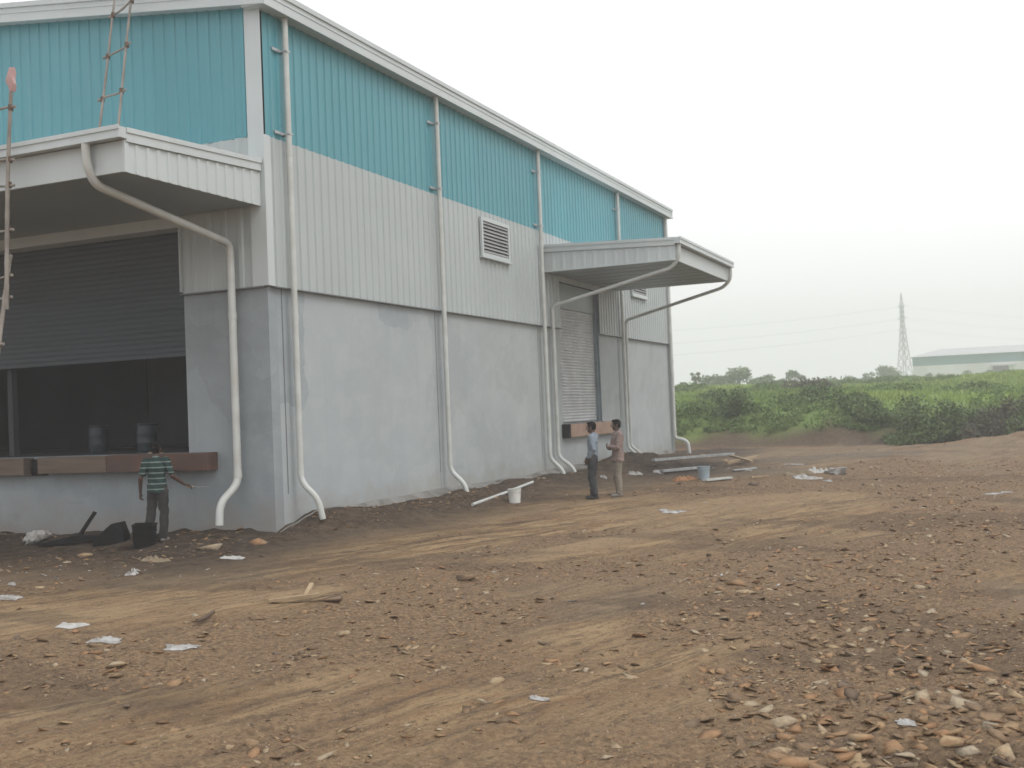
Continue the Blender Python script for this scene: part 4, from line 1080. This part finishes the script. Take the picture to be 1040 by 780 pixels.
def person(loc, rotz, S, J, top, top_mat, bot_mat, shoe_mat, label, long_sleeve, tunic=False, headrot=(0, 0), untucked=True, bw=1.0):
    """local frame: +Y is ahead, +X the person's right"""
    e = empty('person', loc); tag(e, label, 'person')
    hip = J.get('hip', V((0, 0, .90))); ch = J.get('chest', V((0, .0, 1.25)))
    neck = V((ch.x, ch.y - .005, 1.44)); hc = neck + V((headrot[1] * .02, .03 + .02 * math.sin(headrot[0]), .155))
    sh = {s: V((ch.x + s * .175, ch.y - .01, 1.385)) for s in (-1, 1)}
    hp = {s: V((hip.x + s * .088, hip.y, hip.z)) for s in (-1, 1)}
    mb = MB()
    Q = Matrix.Rotation(headrot[1], 4, 'Z') @ Matrix.Rotation(-headrot[0], 4, 'X'); q3 = Q.to_3x3()
    H = lambda x, y, z: hc + q3 @ (V((x, y, z)) * 1.07)
    qe = q3.to_quaternion()
    ball(mb, H(0, -.008, .022), .074, .092, .090, qe)       # skull
    ball(mb, H(0, .022, -.045), .055, .062, .068, qe)       # face
    cap(mb, H(0, .045, -.095), H(0, .052, -.092), .024, .022)  # chin
    cap(mb, H(0, .083, .010), H(0, .104, -.024), .009, .014)   # nose
    cap(mb, H(-.03, .078, .022), H(.03, .078, .022), .012, .012)  # brow
    cap(mb, H(-.018, .078, -.058), H(.018, .078, -.058), .010, .010)  # lips
    for s in (-1, 1): ball(mb, H(s * .077, -.004, -.008), .011, .020, .031, qe)
    cap(mb, neck + V((0, -.01, -.07)), hc + V((0, -.018, -.05)), .058, .052)
    cap(mb, V((hip.x, hip.y, hip.z + .02)), ch, .115, .13, .72)
    cap(mb, sh[-1] + V((.04, 0, 0)), sh[1] - V((.04, 0, 0)), .052, .052)
    cap(mb, hp[-1], hp[1], .09, .09, .85)
    for s in (-1, 1):
        el, wr = J['elbow'][s], J['wrist'][s]
        cap(mb, sh[s], el, .050, .038); cap(mb, el, wr, .040, .026); hand(mb, wr, J['hd'][s], J['pn'][s], J['th'][s], curl=J.get('curl', .5))
        kn, an = J['knee'][s], J['ankle'][s]
        cap(mb, hp[s], kn, .080, .055); cap(mb, kn, an, .052, .036)
        toe = J['toe'][s]; cap(mb, an + V((0, -.02, -.045)), V((toe.x, toe.y, .028)), .032, .026, .8)
    fuse(mb, 'body', 'skin', e, .0055, 2)
    # eyes
    mb = MB()
    for s in (-1, 1): ball(mb, H(s * .030, .0765, .004), .011, .009, .007)
    k = mb.build('eyes', 'eye', None, True); k.parent = e
    # hair
    mb = MB(); ball(mb, H(0, -.018, .038), .082, .096, .088, qe); ball(mb, H(0, -.052, -.005), .070, .055, .075, qe); ball(mb, H(0, .045, .085), .058, .045, .030, qe)
    for s in (-1, 1): ball(mb, H(s * .066, .010, .012), .014, .020, .034, qe)
    fuse(mb, 'hair', 'hair', e, .008, 1, .006, 3)
    # trousers
    mb = MB(); cap(mb, hp[-1] * .92 + hip * .08, hp[1] * .92 + hip * .08, .090, .090, 1.05); cap(mb, hip + V((0, 0, -.02)), hip + V((0, 0, .14)), .168, .150, .66, ends=False, n=24)
    for s in (-1, 1):
        kn, an = J['knee'][s], J['ankle'][s]
        cap(mb, hp[s] + V((s * -.004, 0, -.02)), kn, .094, .080); cap(mb, kn, an + (kn - an) * .06, .080, .072)
        ball(mb, an + V((0, .0, .03)), .062, .066, .035)
    fuse(mb, 'trousers', bot_mat, e, .010, 4, .017, 9)
    # shirt
    mb = MB()
    low = hip.z - (.13 if tunic else (.055 if untucked else -.07))
    cap(mb, V((hip.x, hip.y, low)), V((hip.x * .5 + ch.x * .5, (hip.y + ch.y) / 2, 1.08)), .182 * bw if untucked else .158, .152 * bw, .68, ends=False, n=24)
    cap(mb, V((hip.x * .5 + ch.x * .5, (hip.y + ch.y) / 2, 1.08)), ch + V((0, 0, .03)), .142 * bw, .158 * bw, .76)
    cap(mb, sh[-1] + V((.045, 0, -.015)), sh[1] - V((.045, 0, .015)), .070, .070)
    cap(mb, neck + V((0, -.01, -.055)), neck + V((0, -.008, -.01)), .070, .064)
    for s in (-1, 1):
        el, wr = J['elbow'][s], J['wrist'][s]
        if long_sleeve: cap(mb, sh[s], el, .066, .056); cap(mb, el, el.lerp(wr, .90), .055, .042)
        else: cap(mb, sh[s], sh[s].lerp(el, .72), .066, .060)
    fuse(mb, 'shirt', top_mat, e, .009, 4, .020, 15)
    for s in (-1, 1):
        mb = MB(); an, toe = J['ankle'][s], J['toe'][s]
        cap(mb, V((an.x, an.y - .035, .042)), V((toe.x, toe.y, .036)), .044, .042, .95); cap(mb, V((an.x, an.y - .045, .035)), V((toe.x, toe.y + .02, .03)), .034, .036)
        mb2 = fuse(mb, 'shoe', shoe_mat, e, .009, 2)
    e.rotation_euler.z = rotz; e.scale = (S, S, S)
    return e
def dirz(dx, dy): return math.atan2(-dx, dy)
VX = V
J1 = dict(hip=V((.03, 0, .90)), chest=V((.02, .015, 1.25)),
    elbow={-1: V((-.245, -.03, 1.10)), 1: V((.29, .0, 1.12))}, wrist={-1: V((-.285, .06, .86)), 1: V((.455, .16, .96))},
    hd={-1: V((-.08, .1, -1)), 1: V((.8, .5, -.28))}, pn={-1: V((1, 0, 0)), 1: V((0, .3, -1))}, th={-1: V((0, 1, 0)), 1: V((-.3, 1, .2))},
    knee={-1: V((-.10, .02, .49)), 1: V((.12, .03, .49))}, ankle={-1: V((-.155, -.02, .09)), 1: V((.105, .0, .09))}, toe={-1: V((-.19, .13, .03)), 1: V((.13, .15, .03))}, curl=.9)
x, y = at(160, 551); p1 = person((x, y, gz(x, y) - .005), dirz(HF.x, HF.y), 1.0, J1, None, 'stripes', 'trouser_grey', 'sandal',
    'person in a striped teal polo standing back turned at the loading bay with a trowel', False, headrot=(-.25, -.1), bw=1.04)
# the trowel in the right hand
tw = empty('trowel', (0, 0, 0)); wr = J1['wrist'][1]; mp_ = Matrix.Translation(p1.location) @ Matrix.Rotation(p1.rotation_euler.z, 4, 'Z')
hp_ = mp_ @ (wr + V((.8, .5, -.28)).normalized() * .095 + V((0, 0, -.022)))
tw.location = hp_; tw.rotation_euler = (0, 0, p1.rotation_euler.z); tag(tw, 'thin flat trowel held out by the person in the striped polo', 'trowel')
mb = MB(); mb.tube([(-.06, -.02, .0), (.05, .015, 0)], .013, 8); loc_build(mb, 'handle', 'wood', tw)
mb = MB(); mb.tube([(.05, .015, 0), (.08, .02, .02), (.11, .03, -.008)], .005, 6); mb.add([(.10, -.0, -.012), (.13, -.03, -.012), (.30, .06, -.012), (.13, .08, -.012), (.10, .055, -.012), (.10, -.0, -.008), (.13, -.03, -.008), (.30, .06, -.008), (.13, .08, -.008), (.10, .055, -.008)],
    [(4, 3, 2, 1, 0), (5, 6, 7, 8, 9), (0, 1, 6, 5), (1, 2, 7, 6), (2, 3, 8, 7), (3, 4, 9, 8), (4, 0, 5, 9)]); loc_build(mb, 'blade', 'galv', tw, False)
L = V((-HR.x, -HR.y, 0))
J2 = dict(hip=V((0, .01, .91)), chest=V((0, -.01, 1.26)),
    elbow={-1: V((-.235, -.10, 1.10)), 1: V((.225, .04, 1.10))}, wrist={-1: V((-.20, .04, .92)), 1: V((.20, .20, .88))},
    hd={-1: V((.2, .5, -.6)), 1: V((0, .15, -1))}, pn={-1: V((1, 0, 0)), 1: V((-1, 0, 0))}, th={-1: V((0, 1, .4)), 1: V((0, 1, .1))},
    knee={-1: V((-.085, .03, .49)), 1: V((.09, .06, .49))}, ankle={-1: V((-.09, -.05, .09)), 1: V((.10, .05, .09))}, toe={-1: V((-.10, .10, .03)), 1: V((.12, .20, .03))}, curl=.9)
x, y = at(604, 507); dv = L * .93 + HF * .36
person((x, y, gz(x, y) - .005), dirz(dv.x, dv.y), 1.01, J2, None, 'shirt_check', 'trouser_dark', 'shoe',
    'person in a blue grey shirt and dark trousers standing before the side shutter, looking left', True, headrot=(0, .15), untucked=False)
J3 = dict(hip=V((0, .0, .91)), chest=V((0, -.015, 1.26)),
    elbow={-1: V((-.235, .06, 1.09)), 1: V((.235, .06, 1.09))}, wrist={-1: V((-.03, .225, 1.13)), 1: V((.05, .20, 1.08))},
    hd={-1: V((1, .05, .05)), 1: V((-1, .0, 0))}, pn={-1: V((0, -1, 0)), 1: V((0, -1, 0))}, th={-1: V((0, .1, 1)), 1: V((0, .1, 1))},
    knee={-1: V((-.09, .03, .49)), 1: V((.09, .02, .49))}, ankle={-1: V((-.10, .03, .09)), 1: V((.10, -.04, .09))}, toe={-1: V((-.12, .18, .03)), 1: V((.12, .11, .03))}, curl=.8)
x, y = at(629, 504); dv = L * .95 - HF * .20
person((x, y, gz(x, y) - .005), dirz(dv.x, dv.y), 1.03, J3, None, 'shirt_pink', 'trouser_khaki', 'sandal',
    'person in a dusty pink shirt and khaki trousers standing with folded arms', True, tunic=True, headrot=(0, -.1), bw=1.14)

# ------------------------------------------------------------------ vegetation
def leaves(n, centres, radii, size, g, zmin=0):
    """leaf quads spread through clumpy ellipsoids"""
    ci = g.choice(len(centres), n, p=np.array([r[0] * r[1] * r[2] for r in radii]) / sum(r[0] * r[1] * r[2] for r in radii))
    C = np.array(centres)[ci]; RR = np.array(radii)[ci]
    u = g.normal(size=(n, 3)); u /= np.linalg.norm(u, axis=1)[:, None]; t = g.random(n) ** .45
    P = C + u * RR * t[:, None]; P[:, 2] = np.maximum(P[:, 2], zmin)
    a = g.normal(size=(n, 3)); a /= np.linalg.norm(a, axis=1)[:, None]
    b = np.cross(a, g.normal(size=(n, 3))); b /= np.linalg.norm(b, axis=1)[:, None]
    s = (size * g.uniform(.6, 1.3, n))[:, None]
    q = np.stack([P - a * s * .6, P + b * s * .28, P + a * s * .6, P - b * s * .28], 1).reshape(-1, 3)
    lump = fbm(P[:, 0] * 1.1, P[:, 1] * 1.1 + P[:, 2] * 1.3, 5, 2)
    tint = np.clip(.15 + .75 * lump + .35 * (g.random(n) - .5), 0, 1)
    return q, np.arange(4 * n), np.repeat(tint, 4)
def bush(u, dist, h, w, mat, label, n=1500, size=.16, group='shrubs on the grassy bank', seed=0, name='shrub', sub_=7):
    x, y = atd(u, dist); g = np.random.default_rng(seed + int(u * 7)); z = gz(x, y)
    cs, rs = [], []
    for i in range(sub_):
        hh = h * g.uniform(.45, 1.0); r_ = w * g.uniform(.16, .30)
        cs.append((g.normal(0, w * .24), g.normal(0, w * .24), max(hh - r_ * .7, r_ * .4))); rs.append((r_, r_, min(r_ * 1.0, hh * .5)))
    cs.append((0, 0, h * .25)); rs.append((w * .45, w * .45, h * .32))
    q, f, t = leaves(n, cs, rs, size, g)
    e = empty(name, (x, y, z - .05)); tag(e, label, 'shrub', group)
    fo = np_mesh('foliage', q, f, 4, mat, dict(tint=t)); fo.parent = e
    mb = MB()
    for c in cs[:4]:
        mb.tube([(0, 0, 0), (c[0] * .4, c[1] * .4, c[2] * .5), (c[0], c[1], c[2])], .03, 6, radii=[.04, .028, .012])
    k = mb.build('stem', 'bark', None, True); k.parent = e
    return e
# dark growth along the top of the cut
BL = [(690, 56, 1.3, 2.4, 'leaf_mid', 'mid green bush against the far end of the warehouse'),
      (712, 58, 1.2, 2.6, 'leaf_mid', 'second green bush from the warehouse on the cut bank'),
      (745, 53.5, 1.9, 2.4, 'leaf_dark', 'dark upright bush growing out of the bank left of the bright clearing'),
      (733, 66, 1.5, 3.0, 'leaf_dark', 'dark bush behind the left end of the bank'),
      (770, 72, 1.2, 3.4, 'leaf_mid', 'round bush in the grass below the wide skyline tree'),
      (795, 78, 1.5, 3.6, 'leaf_dark', 'dark bush mid field below the small skyline tree'),
      (822, 55, 1.8, 2.8, 'leaf_dark', 'dark bush at the right end of the bright clearing'),
      (833, 70, 2.0, 3.4, 'leaf_dry', 'brownish tall bush behind the bright clearing'),
      (848, 52, 1.2, 2.6, 'leaf_mid', 'low bush on the lip of the bank right of the clearing'),
      (870, 50, 1.2, 2.6, 'leaf_dark', 'low dark bush on the lip of the bank below the pylon'),
      (893, 49, 1.5, 2.6, 'leaf_dark', 'dark bush on the bank lip left of the bright green slip'),
      (905, 62, 1.3, 3.4, 'leaf_mid', 'mid green bush in the field below the pylon'),
      (925, 47, 1.6, 2.2, 'leaf_dark', 'dark bush directly below the far shed corner'),
      (948, 47, 2.1, 2.8, 'leaf_dark', 'tall dark bush on the right bank below the far shed'),
      (975, 47, 2.4, 3.2, 'leaf_dark', 'tallest dark bush on the right bank'),
      (1003, 45, 1.7, 2.4, 'leaf_dry', 'brown green bush right of the tallest dark one'),
      (1026, 44, 2.0, 2.3, 'leaf_dry', 'pointed brown bush near the right edge'),
      (1050, 44, 1.6, 2.5, 'leaf_dark', 'dark bush cut by the right edge'),
      (990, 62, 1.2, 3.6, 'leaf_mid', 'mid green bush behind the right bank growth'),
      (960, 85, 1.5, 4.0, 'leaf_mid', 'bush in the field before the far shed wall'),
      (880, 95, 1.6, 4.4, 'leaf_dark', 'dark bush far back in the field left of the pylon'),
      (855, 105, 1.5, 5, 'leaf_mid', 'green bush near the crest right of the small skyline tree'),
      (778, 110, 1.6, 5, 'leaf_dark', 'dark bush near the crest left of the small skyline tree'),
      (706, 90, 1.7, 4.5, 'leaf_mid', 'green bush near the crest beside the warehouse'),
      (1020, 95, 1.2, 4.5, 'leaf_lite', 'pale green bush in the field before the shed doorway'),
      (925, 112, 1.5, 5, 'leaf_mid', 'green bush near the crest at the shed corner')]
for i, (u, d, h, w, mt_, lab) in enumerate(BL):
    h *= .95 if 940 < u < 1060 and d < 50 else .7 if d < 60 else .58
    if 840 < u < 900 and d < 53: w *= .7
    bush(u, d, h, w, mt_, lab, n=int(2400 + 900 * h), size=.085 + d * .0011, seed=i)
def tree(u, dist, h, w, label, n=1600, mat='leaf_dark', size=.3, seed=0, sparse=False, clear=.35):
    x, y = atd(u, dist); z = gz(x, y); g = np.random.default_rng(900 + seed)
    e = empty('tree', (x, y, z - .1)); tag(e, label, 'tree', 'trees on the skyline')
    cs, rs = [], []; k = 9 if not sparse else 6
    for i in range(k):
        a = g.uniform(0, 6.28); rr = w * .5 * g.random() ** .6 * .75; zc = h * g.uniform(clear + .12, .88)
        r_ = w * g.uniform(.14, .24) * (.7 if sparse else 1)
        cs.append((rr * math.cos(a), rr * math.sin(a), zc)); rs.append((r_, r_, r_ * .62))
    q, f, t = leaves(n, cs, rs, size, g)
    fo = np_mesh('crown', q, f, 4, mat, dict(tint=t)); fo.parent = e
    mb = MB(); r0 = .035 * h
    mb.tube([(0, 0, 0), (.05 * w, 0, h * .3), (.02 * w, .03 * w, h * .55), (0, 0, h * .8)], r0, 8, radii=[r0, r0 * .75, r0 * .5, r0 * .2])
    for c in cs: mb.tube([(.03 * w, .01, h * .32), (c[0] * .5, c[1] * .5, (h * .35 + c[2]) / 2), c], r0 * .4, 6, radii=[r0 * .5, r0 * .3, r0 * .1])
    k_ = mb.build('trunk', 'bark', None, True); k_.parent = e
TL = [(750, 150, 5.0, 8.5, 'widest tree on the skyline right of the warehouse', 2600, False, .15),
      (729, 152, 4.0, 5.6, 'round tree joining the left side of the widest skyline tree', 1500, False, .15),
      (707, 138, 4.0, 2.2, 'thin sparse tree standing alone beside the warehouse on the skyline', 260, True, .4),
      (694, 138, 2.4, 1.4, 'tiny twiggy tree nearest the warehouse on the skyline', 120, True, .3),
      (775, 155, 3.3, 4.0, 'low tree joining the right side of the widest skyline tree', 900, False, .1),
      (810, 160, 3.5, 3.8, 'small round tree in the middle of the skyline', 800, False, .1),
      (797, 158, 2.6, 2.6, 'little tree left of the small round skyline tree', 400, False, .1),
      (835, 160, 2.6, 3.8, 'low spreading tree between round tree and pylon', 600, False, .1),
      (853, 165, 2.6, 4.6, 'low wide tree left of the pylon group', 600, False, .1),
      (867, 170, 2.4, 3.0, 'low dark tree left of the lollipop tree', 420, False, .1),
      (884, 185, 4.0, 2.6, 'small lollipop tree left of the pylon', 420, False, .4),
      (909, 190, 5.6, 7.0, 'broad tree immediately left of the pylon foot', 1700, False, .35),
      (951, 175, 3.0, 3.2, 'round tree before the left part of the far shed', 600, False, .1),
      (984, 178, 3.2, 3.4, 'round tree before the middle of the far shed', 600, False, .1),
      (1007, 176, 3.7, 3.6, 'round tree beside the shed doorway', 700, False, .1),
      (1038, 172, 3.2, 4.5, 'tree at the right edge before the far shed', 700, False, .1)]
for i, (u, d, h, w, lab, n, sp, cl) in enumerate(TL): tree(u, d, h * (.66 if u > 940 else .74), w, lab, n, seed=i, sparse=sp, clear=cl, size=.38)
def field_grass():
    g = np.random.default_rng(5); n = 90000
    d = 44 + (190 - 44) * g.random(n) ** 1.9; s = d * g.uniform(-.02, .62, n)
    x = HF.x * d + HR.x * s; y = HF.y * d + HR.y * s
    e = d - db_line(s)
    k = (e > 1.8 + 1.5 * (vn(x * .6, y * .6, 5) - .5)) & ((x > X0 + .5) | (y > Y1 + 1))
    pat = fbm(x * .12, y * .12, 64, 3)
    k &= g.random(n) < (.35 + ss(.4, .6, pat))
    x, y, d = x[k], y[k], d[k]; z = height(x, y); n = len(x)
    pat = fbm(x * .10, y * .10, 65, 3); h = (.12 + .35 * g.random(n) * (.5 + pat)) * (1 + .7 * ss(60, 150, d)); h = h * (1 - .45 * (1 - ss(48, 70, d))); w = h * .5
    vs = []; tn = []
    base = np.stack([x, y, z - .03], -1)
    for j in range(3):
        a = g.uniform(0, 6.28, n); ln_ = g.uniform(-.5, .5, (n, 2)) * h[:, None]
        o = g.normal(0, .12, (n, 2)) * (h * 2)[:, None]
        p0 = base.copy(); p0[:, 0] += np.cos(a) * w * .5 + o[:, 0]; p0[:, 1] += np.sin(a) * w * .5 + o[:, 1]
        p1 = base.copy(); p1[:, 0] += -np.cos(a) * w * .5 + o[:, 0]; p1[:, 1] += -np.sin(a) * w * .5 + o[:, 1]
        p2 = base.copy(); p2[:, :2] += ln_ + o; p2[:, 2] += h
        vs.append(np.stack([p0, p1, p2], 1).reshape(-1, 3)); tn.append(np.repeat(np.clip(.55 + 1.6 * (pat - .5) + .25 * (g.random(n) - .5), 0, 1), 3))
    v = np.concatenate(vs); print('grass', n)
    tag(np_mesh('grass', v, np.arange(len(v)), 3, 'grass', dict(tint=np.concatenate(tn))), kind='stuff')
    # scrubby ground cover on and above the cut
    n = 2600; s = g.uniform(3, 34, n); d = db_line(s) + 1.7 + 22 * g.random(n) ** 2.0
    x = HF.x * d + HR.x * s; y = HF.y * d + HR.y * s
    k = ((x > X0 + .5) | (y > Y1 + 1)) & (g.random(n) < ss(.36, .6, fbm(x * .28, y * .28, 66, 3))); x, y = x[k], y[k]; z = height(x, y)
    Q, T = [], []
    for i in range(len(x)):
        r_ = g.uniform(.15, .36)
        q, f, t = leaves(40, [(x[i], y[i], z[i] + r_ * .5)], [(r_, r_, r_ * .8)], .12, g); Q.append(q); T.append(t)
    q = np.concatenate(Q); tag(np_mesh('ground_cover', q, np.arange(len(q)), 4, 'leaf_mid', dict(tint=np.concatenate(T))), kind='stuff')
field_grass()

# ------------------------------------------------------------------ far shed
def far_shed():
    x0_, y0_ = atd(929, 232); z0 = gz(x0_, y0_) - .6
    e = empty('shed', (x0_, y0_, z0)); tag(e, 'distant white shed with a green band and pale roof beyond the field', 'shed')
    Z = z0
    zt = 2.0 + 232 * (400.7 - 361) / FPX - Z; zb = 2.0 + 232 * (400.7 - 370) / FPX - Z      # wall top and band foot at the left corner
    ax = (HR * .93 - HF * .37).normalized(); ay = (HR * .37 + HF * .93).normalized()
    Lx, Ly = 62, 30
    def q(mb, a, b, c, d, z0_, z1_):
        P = [ax * a + ay * c, ax * b + ay * c, ax * b + ay * d, ax * a + ay * d]
        mb.add([p + V((0, 0, z)) for z in (z0_, z1_) for p in P], [(0, 3, 2, 1), (4, 5, 6, 7), (0, 1, 5, 4), (1, 2, 6, 5), (2, 3, 7, 6), (3, 0, 4, 7)])
    mb = MB(); q(mb, 0, Lx, 0, Ly, -2, zb); loc_build(mb, 'wall', 'far_wall', e, False)
    mb = MB(); q(mb, -.05, Lx, -.05, Ly, zb + .001, zt); loc_build(mb, 'green_band', 'far_teal', e, False)
    mb = MB(); r_ = 2.0; o = .5
    P = [ax * -o + ay * -o, ax * (Lx) + ay * -o, ax * Lx + ay * (Ly + o), ax * -o + ay * (Ly + o)]
    rd0 = ax * 5.0 + ay * Ly / 2; rd1 = ax * Lx + ay * Ly / 2
    vs = [p + V((0, 0, zt + .02)) for p in P] + [rd0 + V((0, 0, zt + r_)), rd1 + V((0, 0, zt + r_))]
    mb.add(vs, [(0, 1, 5, 4), (2, 3, 4, 5), (3, 0, 4), (1, 2, 5), (0, 3, 2, 1)]); loc_build(mb, 'roof', 'far_roof', e, False)
    mb = MB(); q(mb, 15.2, 18.2, -.12, -.02, 1.4, 4.0); loc_build(mb, 'doorway', 'dark', e, False)
    mb = MB(); q(mb, 14.6, 19.6, -1.3, -.02, 4.0, 4.25); loc_build(mb, 'door_canopy', 'far_roof', e, False)
far_shed()

# ------------------------------------------------------------------ pylons and wires
def pylon_mesh(e):
    H_ = 25.5; b = 2.0; t = .32
    w = lambda z: b + (t - b) * min(1, (z / (H_ * .70)) ** .66) if z < H_ * .70 else t
    mb = MB(); lv = [0, 3.4, 6.4, 9.1, 11.5, 13.6, 15.4, 17.0, 18.3, 19.6, 20.9, 22.2]
    for sx_, sy_ in ((-1, -1), (1, -1), (1, 1), (-1, 1)):
        for i in range(len(lv) - 1):
            mb.beam((sx_ * w(lv[i]), sy_ * w(lv[i]), lv[i]), (sx_ * w(lv[i + 1]), sy_ * w(lv[i + 1]), lv[i + 1]), .16, .16)
        mb.beam((sx_ * t, sy_ * t, 22.2), (0, 0, H_), .12, .12)
    loc_build(mb, 'mast', 'pylon', e, False)
    mb = MB()
    for i in range(len(lv) - 1):
        c = [(-1, -1), (1, -1), (1, 1), (-1, 1)]
        for k in range(4):
            p, q = c[k], c[(k + 1) % 4]; a, b2 = w(lv[i]), w(lv[i + 1])
            mb.beam((p[0] * a, p[1] * a, lv[i]), (q[0] * b2, q[1] * b2, lv[i + 1]), .09, .09); mb.beam((q[0] * a, q[1] * a, lv[i]), (p[0] * b2, p[1] * b2, lv[i + 1]), .09, .09)
            mb.beam((p[0] * a, p[1] * a, lv[i]), (q[0] * a, q[1] * a, lv[i]), .08, .08)
    loc_build(mb, 'bracing', 'pylon', e, False)
    for z, l_ in ((21.6, 1.6), (18.3, 1.9), (15.4, 1.6)):
        mb = MB()
        for s in (-1, 1):
            mb.beam((0, s * .3, z), (0, s * l_, z + .15), .10, .10); mb.beam((0, s * .3, z + 1.0), (0, s * l_, z + .15), .08, .08)
        loc_build(mb, 'cross_arm', 'pylon', e, False)
xp, yp = atd(920.5, 300)
py = empty('pylon', (xp, yp, gz(xp, yp) - .2)); tag(py, 'slender steel lattice pylon standing left of the far shed', 'pylon')
wire_dir = (HR * .96 + HF * .28).normalized()
py.rotation_euler.z = math.atan2(wire_dir.y, wire_dir.x)
pylon_mesh(py)
for sgn, lab in ((1, 'right'), (-1, 'left')):
    for (z, s_) in ((21.6, 1), (21.6, -1), (18.3, 1), (18.3, -1), (15.4, 1), (15.4, -1)):
        base = V((xp, yp, gz(xp, yp) - .2 + z + .1)); l_ = 1.6 if z != 18.3 else 1.9
        off = V((-wire_dir.y, wire_dir.x, 0)) * (s_ * l_)
        span = 210; pts = []
        for i in range(25):
            t = i / 24; pts.append(off + wire_dir * sgn * span * t + V((0, 0, -4 * 6.0 * t * (1 - t))))
        mb = MB(); mb.tube(pts, .011, 5)
        o = mb.build('overhead_wire', 'cable', None, True); o.location = base
        tag(o, 'thin overhead wire sagging from the pylon towards the %s' % lab, 'wire', 'overhead wires running %s of the pylon' % lab)

# ------------------------------------------------------------------ haze
mb = MB(); mb.box(-420, 420, -60, 560, -2.5, 45)
hz = mb.build('haze', None, None)
mt = bpy.data.materials.new('haze'); mt.use_nodes = True; nt = mt.node_tree; nt.nodes.clear()
out = nt.nodes.new('ShaderNodeOutputMaterial'); pv = nt.nodes.new('ShaderNodeVolumePrincipled')
pv.inputs['Color'].default_value = (.945, .955, .96, 1); pv.inputs['Density'].default_value = .0026; pv.inputs['Anisotropy'].default_value = .2
nt.links.new(pv.outputs[0], out.inputs['Volume']); hz.data.materials.append(mt); tag(hz, kind='stuff')

# ------------------------------------------------------------------ light
SE, SR = R(52), R(100)
wd = bpy.data.worlds.new('World'); sc.world = wd; wd.use_nodes = True; nt = wd.node_tree
bg = nt.nodes['Background']
sky = nt.nodes.new('ShaderNodeTexSky'); sky.sky_type = 'NISHITA'; sky.sun_disc = False; sky.sun_elevation = SE; sky.sun_rotation = SR
sky.dust_density = 6; sky.air_density = 1.0; sky.ozone_density = 1
tc = nt.nodes.new('ShaderNodeTexCoord'); nz = nt.nodes.new('ShaderNodeTexNoise'); nz.inputs['Scale'].default_value = 1.6; nz.inputs['Detail'].default_value = 3
mp = nt.nodes.new('ShaderNodeMapping'); mp.inputs['Scale'].default_value = (1, 1, 3)
nt.links.new(tc.outputs['Generated'], mp.inputs[0]); nt.links.new(mp.outputs[0], nz.inputs['Vector'])
cr = nt.nodes.new('ShaderNodeMapRange'); nt.links.new(nz.outputs['Fac'], cr.inputs[0])
cr.inputs[1].default_value = .3; cr.inputs[2].default_value = .7; cr.inputs[3].default_value = 8.4; cr.inputs[4].default_value = 9.2
cc = nt.nodes.new('ShaderNodeCombineColor')
ml = nt.nodes.new('ShaderNodeMath'); ml.operation = 'MULTIPLY'; ml.inputs[1].default_value = 1.01; nt.links.new(cr.outputs[0], ml.inputs[0])
nt.links.new(cr.outputs[0], cc.inputs[0]); nt.links.new(cr.outputs[0], cc.inputs[1]); nt.links.new(ml.outputs[0], cc.inputs[2])
mx = nt.nodes.new('ShaderNodeMix'); mx.data_type = 'RGBA'; mx.inputs[0].default_value = .9
nt.links.new(sky.outputs[0], mx.inputs[6]); nt.links.new(cc.outputs[0], mx.inputs[7]); nt.links.new(mx.outputs[2], bg.inputs['Color'])
bg.inputs['Strength'].default_value = .12
sl = bpy.data.lights.new('sun', 'SUN'); sl.energy = .8; sl.angle = R(25); sl.color = (1, .985, .96)
so = bpy.data.objects.new('sun', sl); COL.objects.link(so)
sd = V((math.sin(SR) * math.cos(SE), math.cos(SR) * math.cos(SE), math.sin(SE)))
so.rotation_euler = sd.to_track_quat('Z', 'Y').to_euler()

vs_ = sc.view_settings
sc.display_settings.display_device = 'sRGB'; vs_.view_transform = 'Standard'; vs_.look = 'None'; vs_.exposure = 0.34; vs_.gamma = 1; vs_.use_curve_mapping = False
cy = sc.cycles
cy.use_denoising = True; cy.max_bounces = 6; cy.diffuse_bounces = 4; cy.volume_bounces = 1; cy.transparent_max_bounces = 4
cy.volume_step_rate = 4; cy.volume_max_steps = 32; cy.sample_clamp_indirect = 6
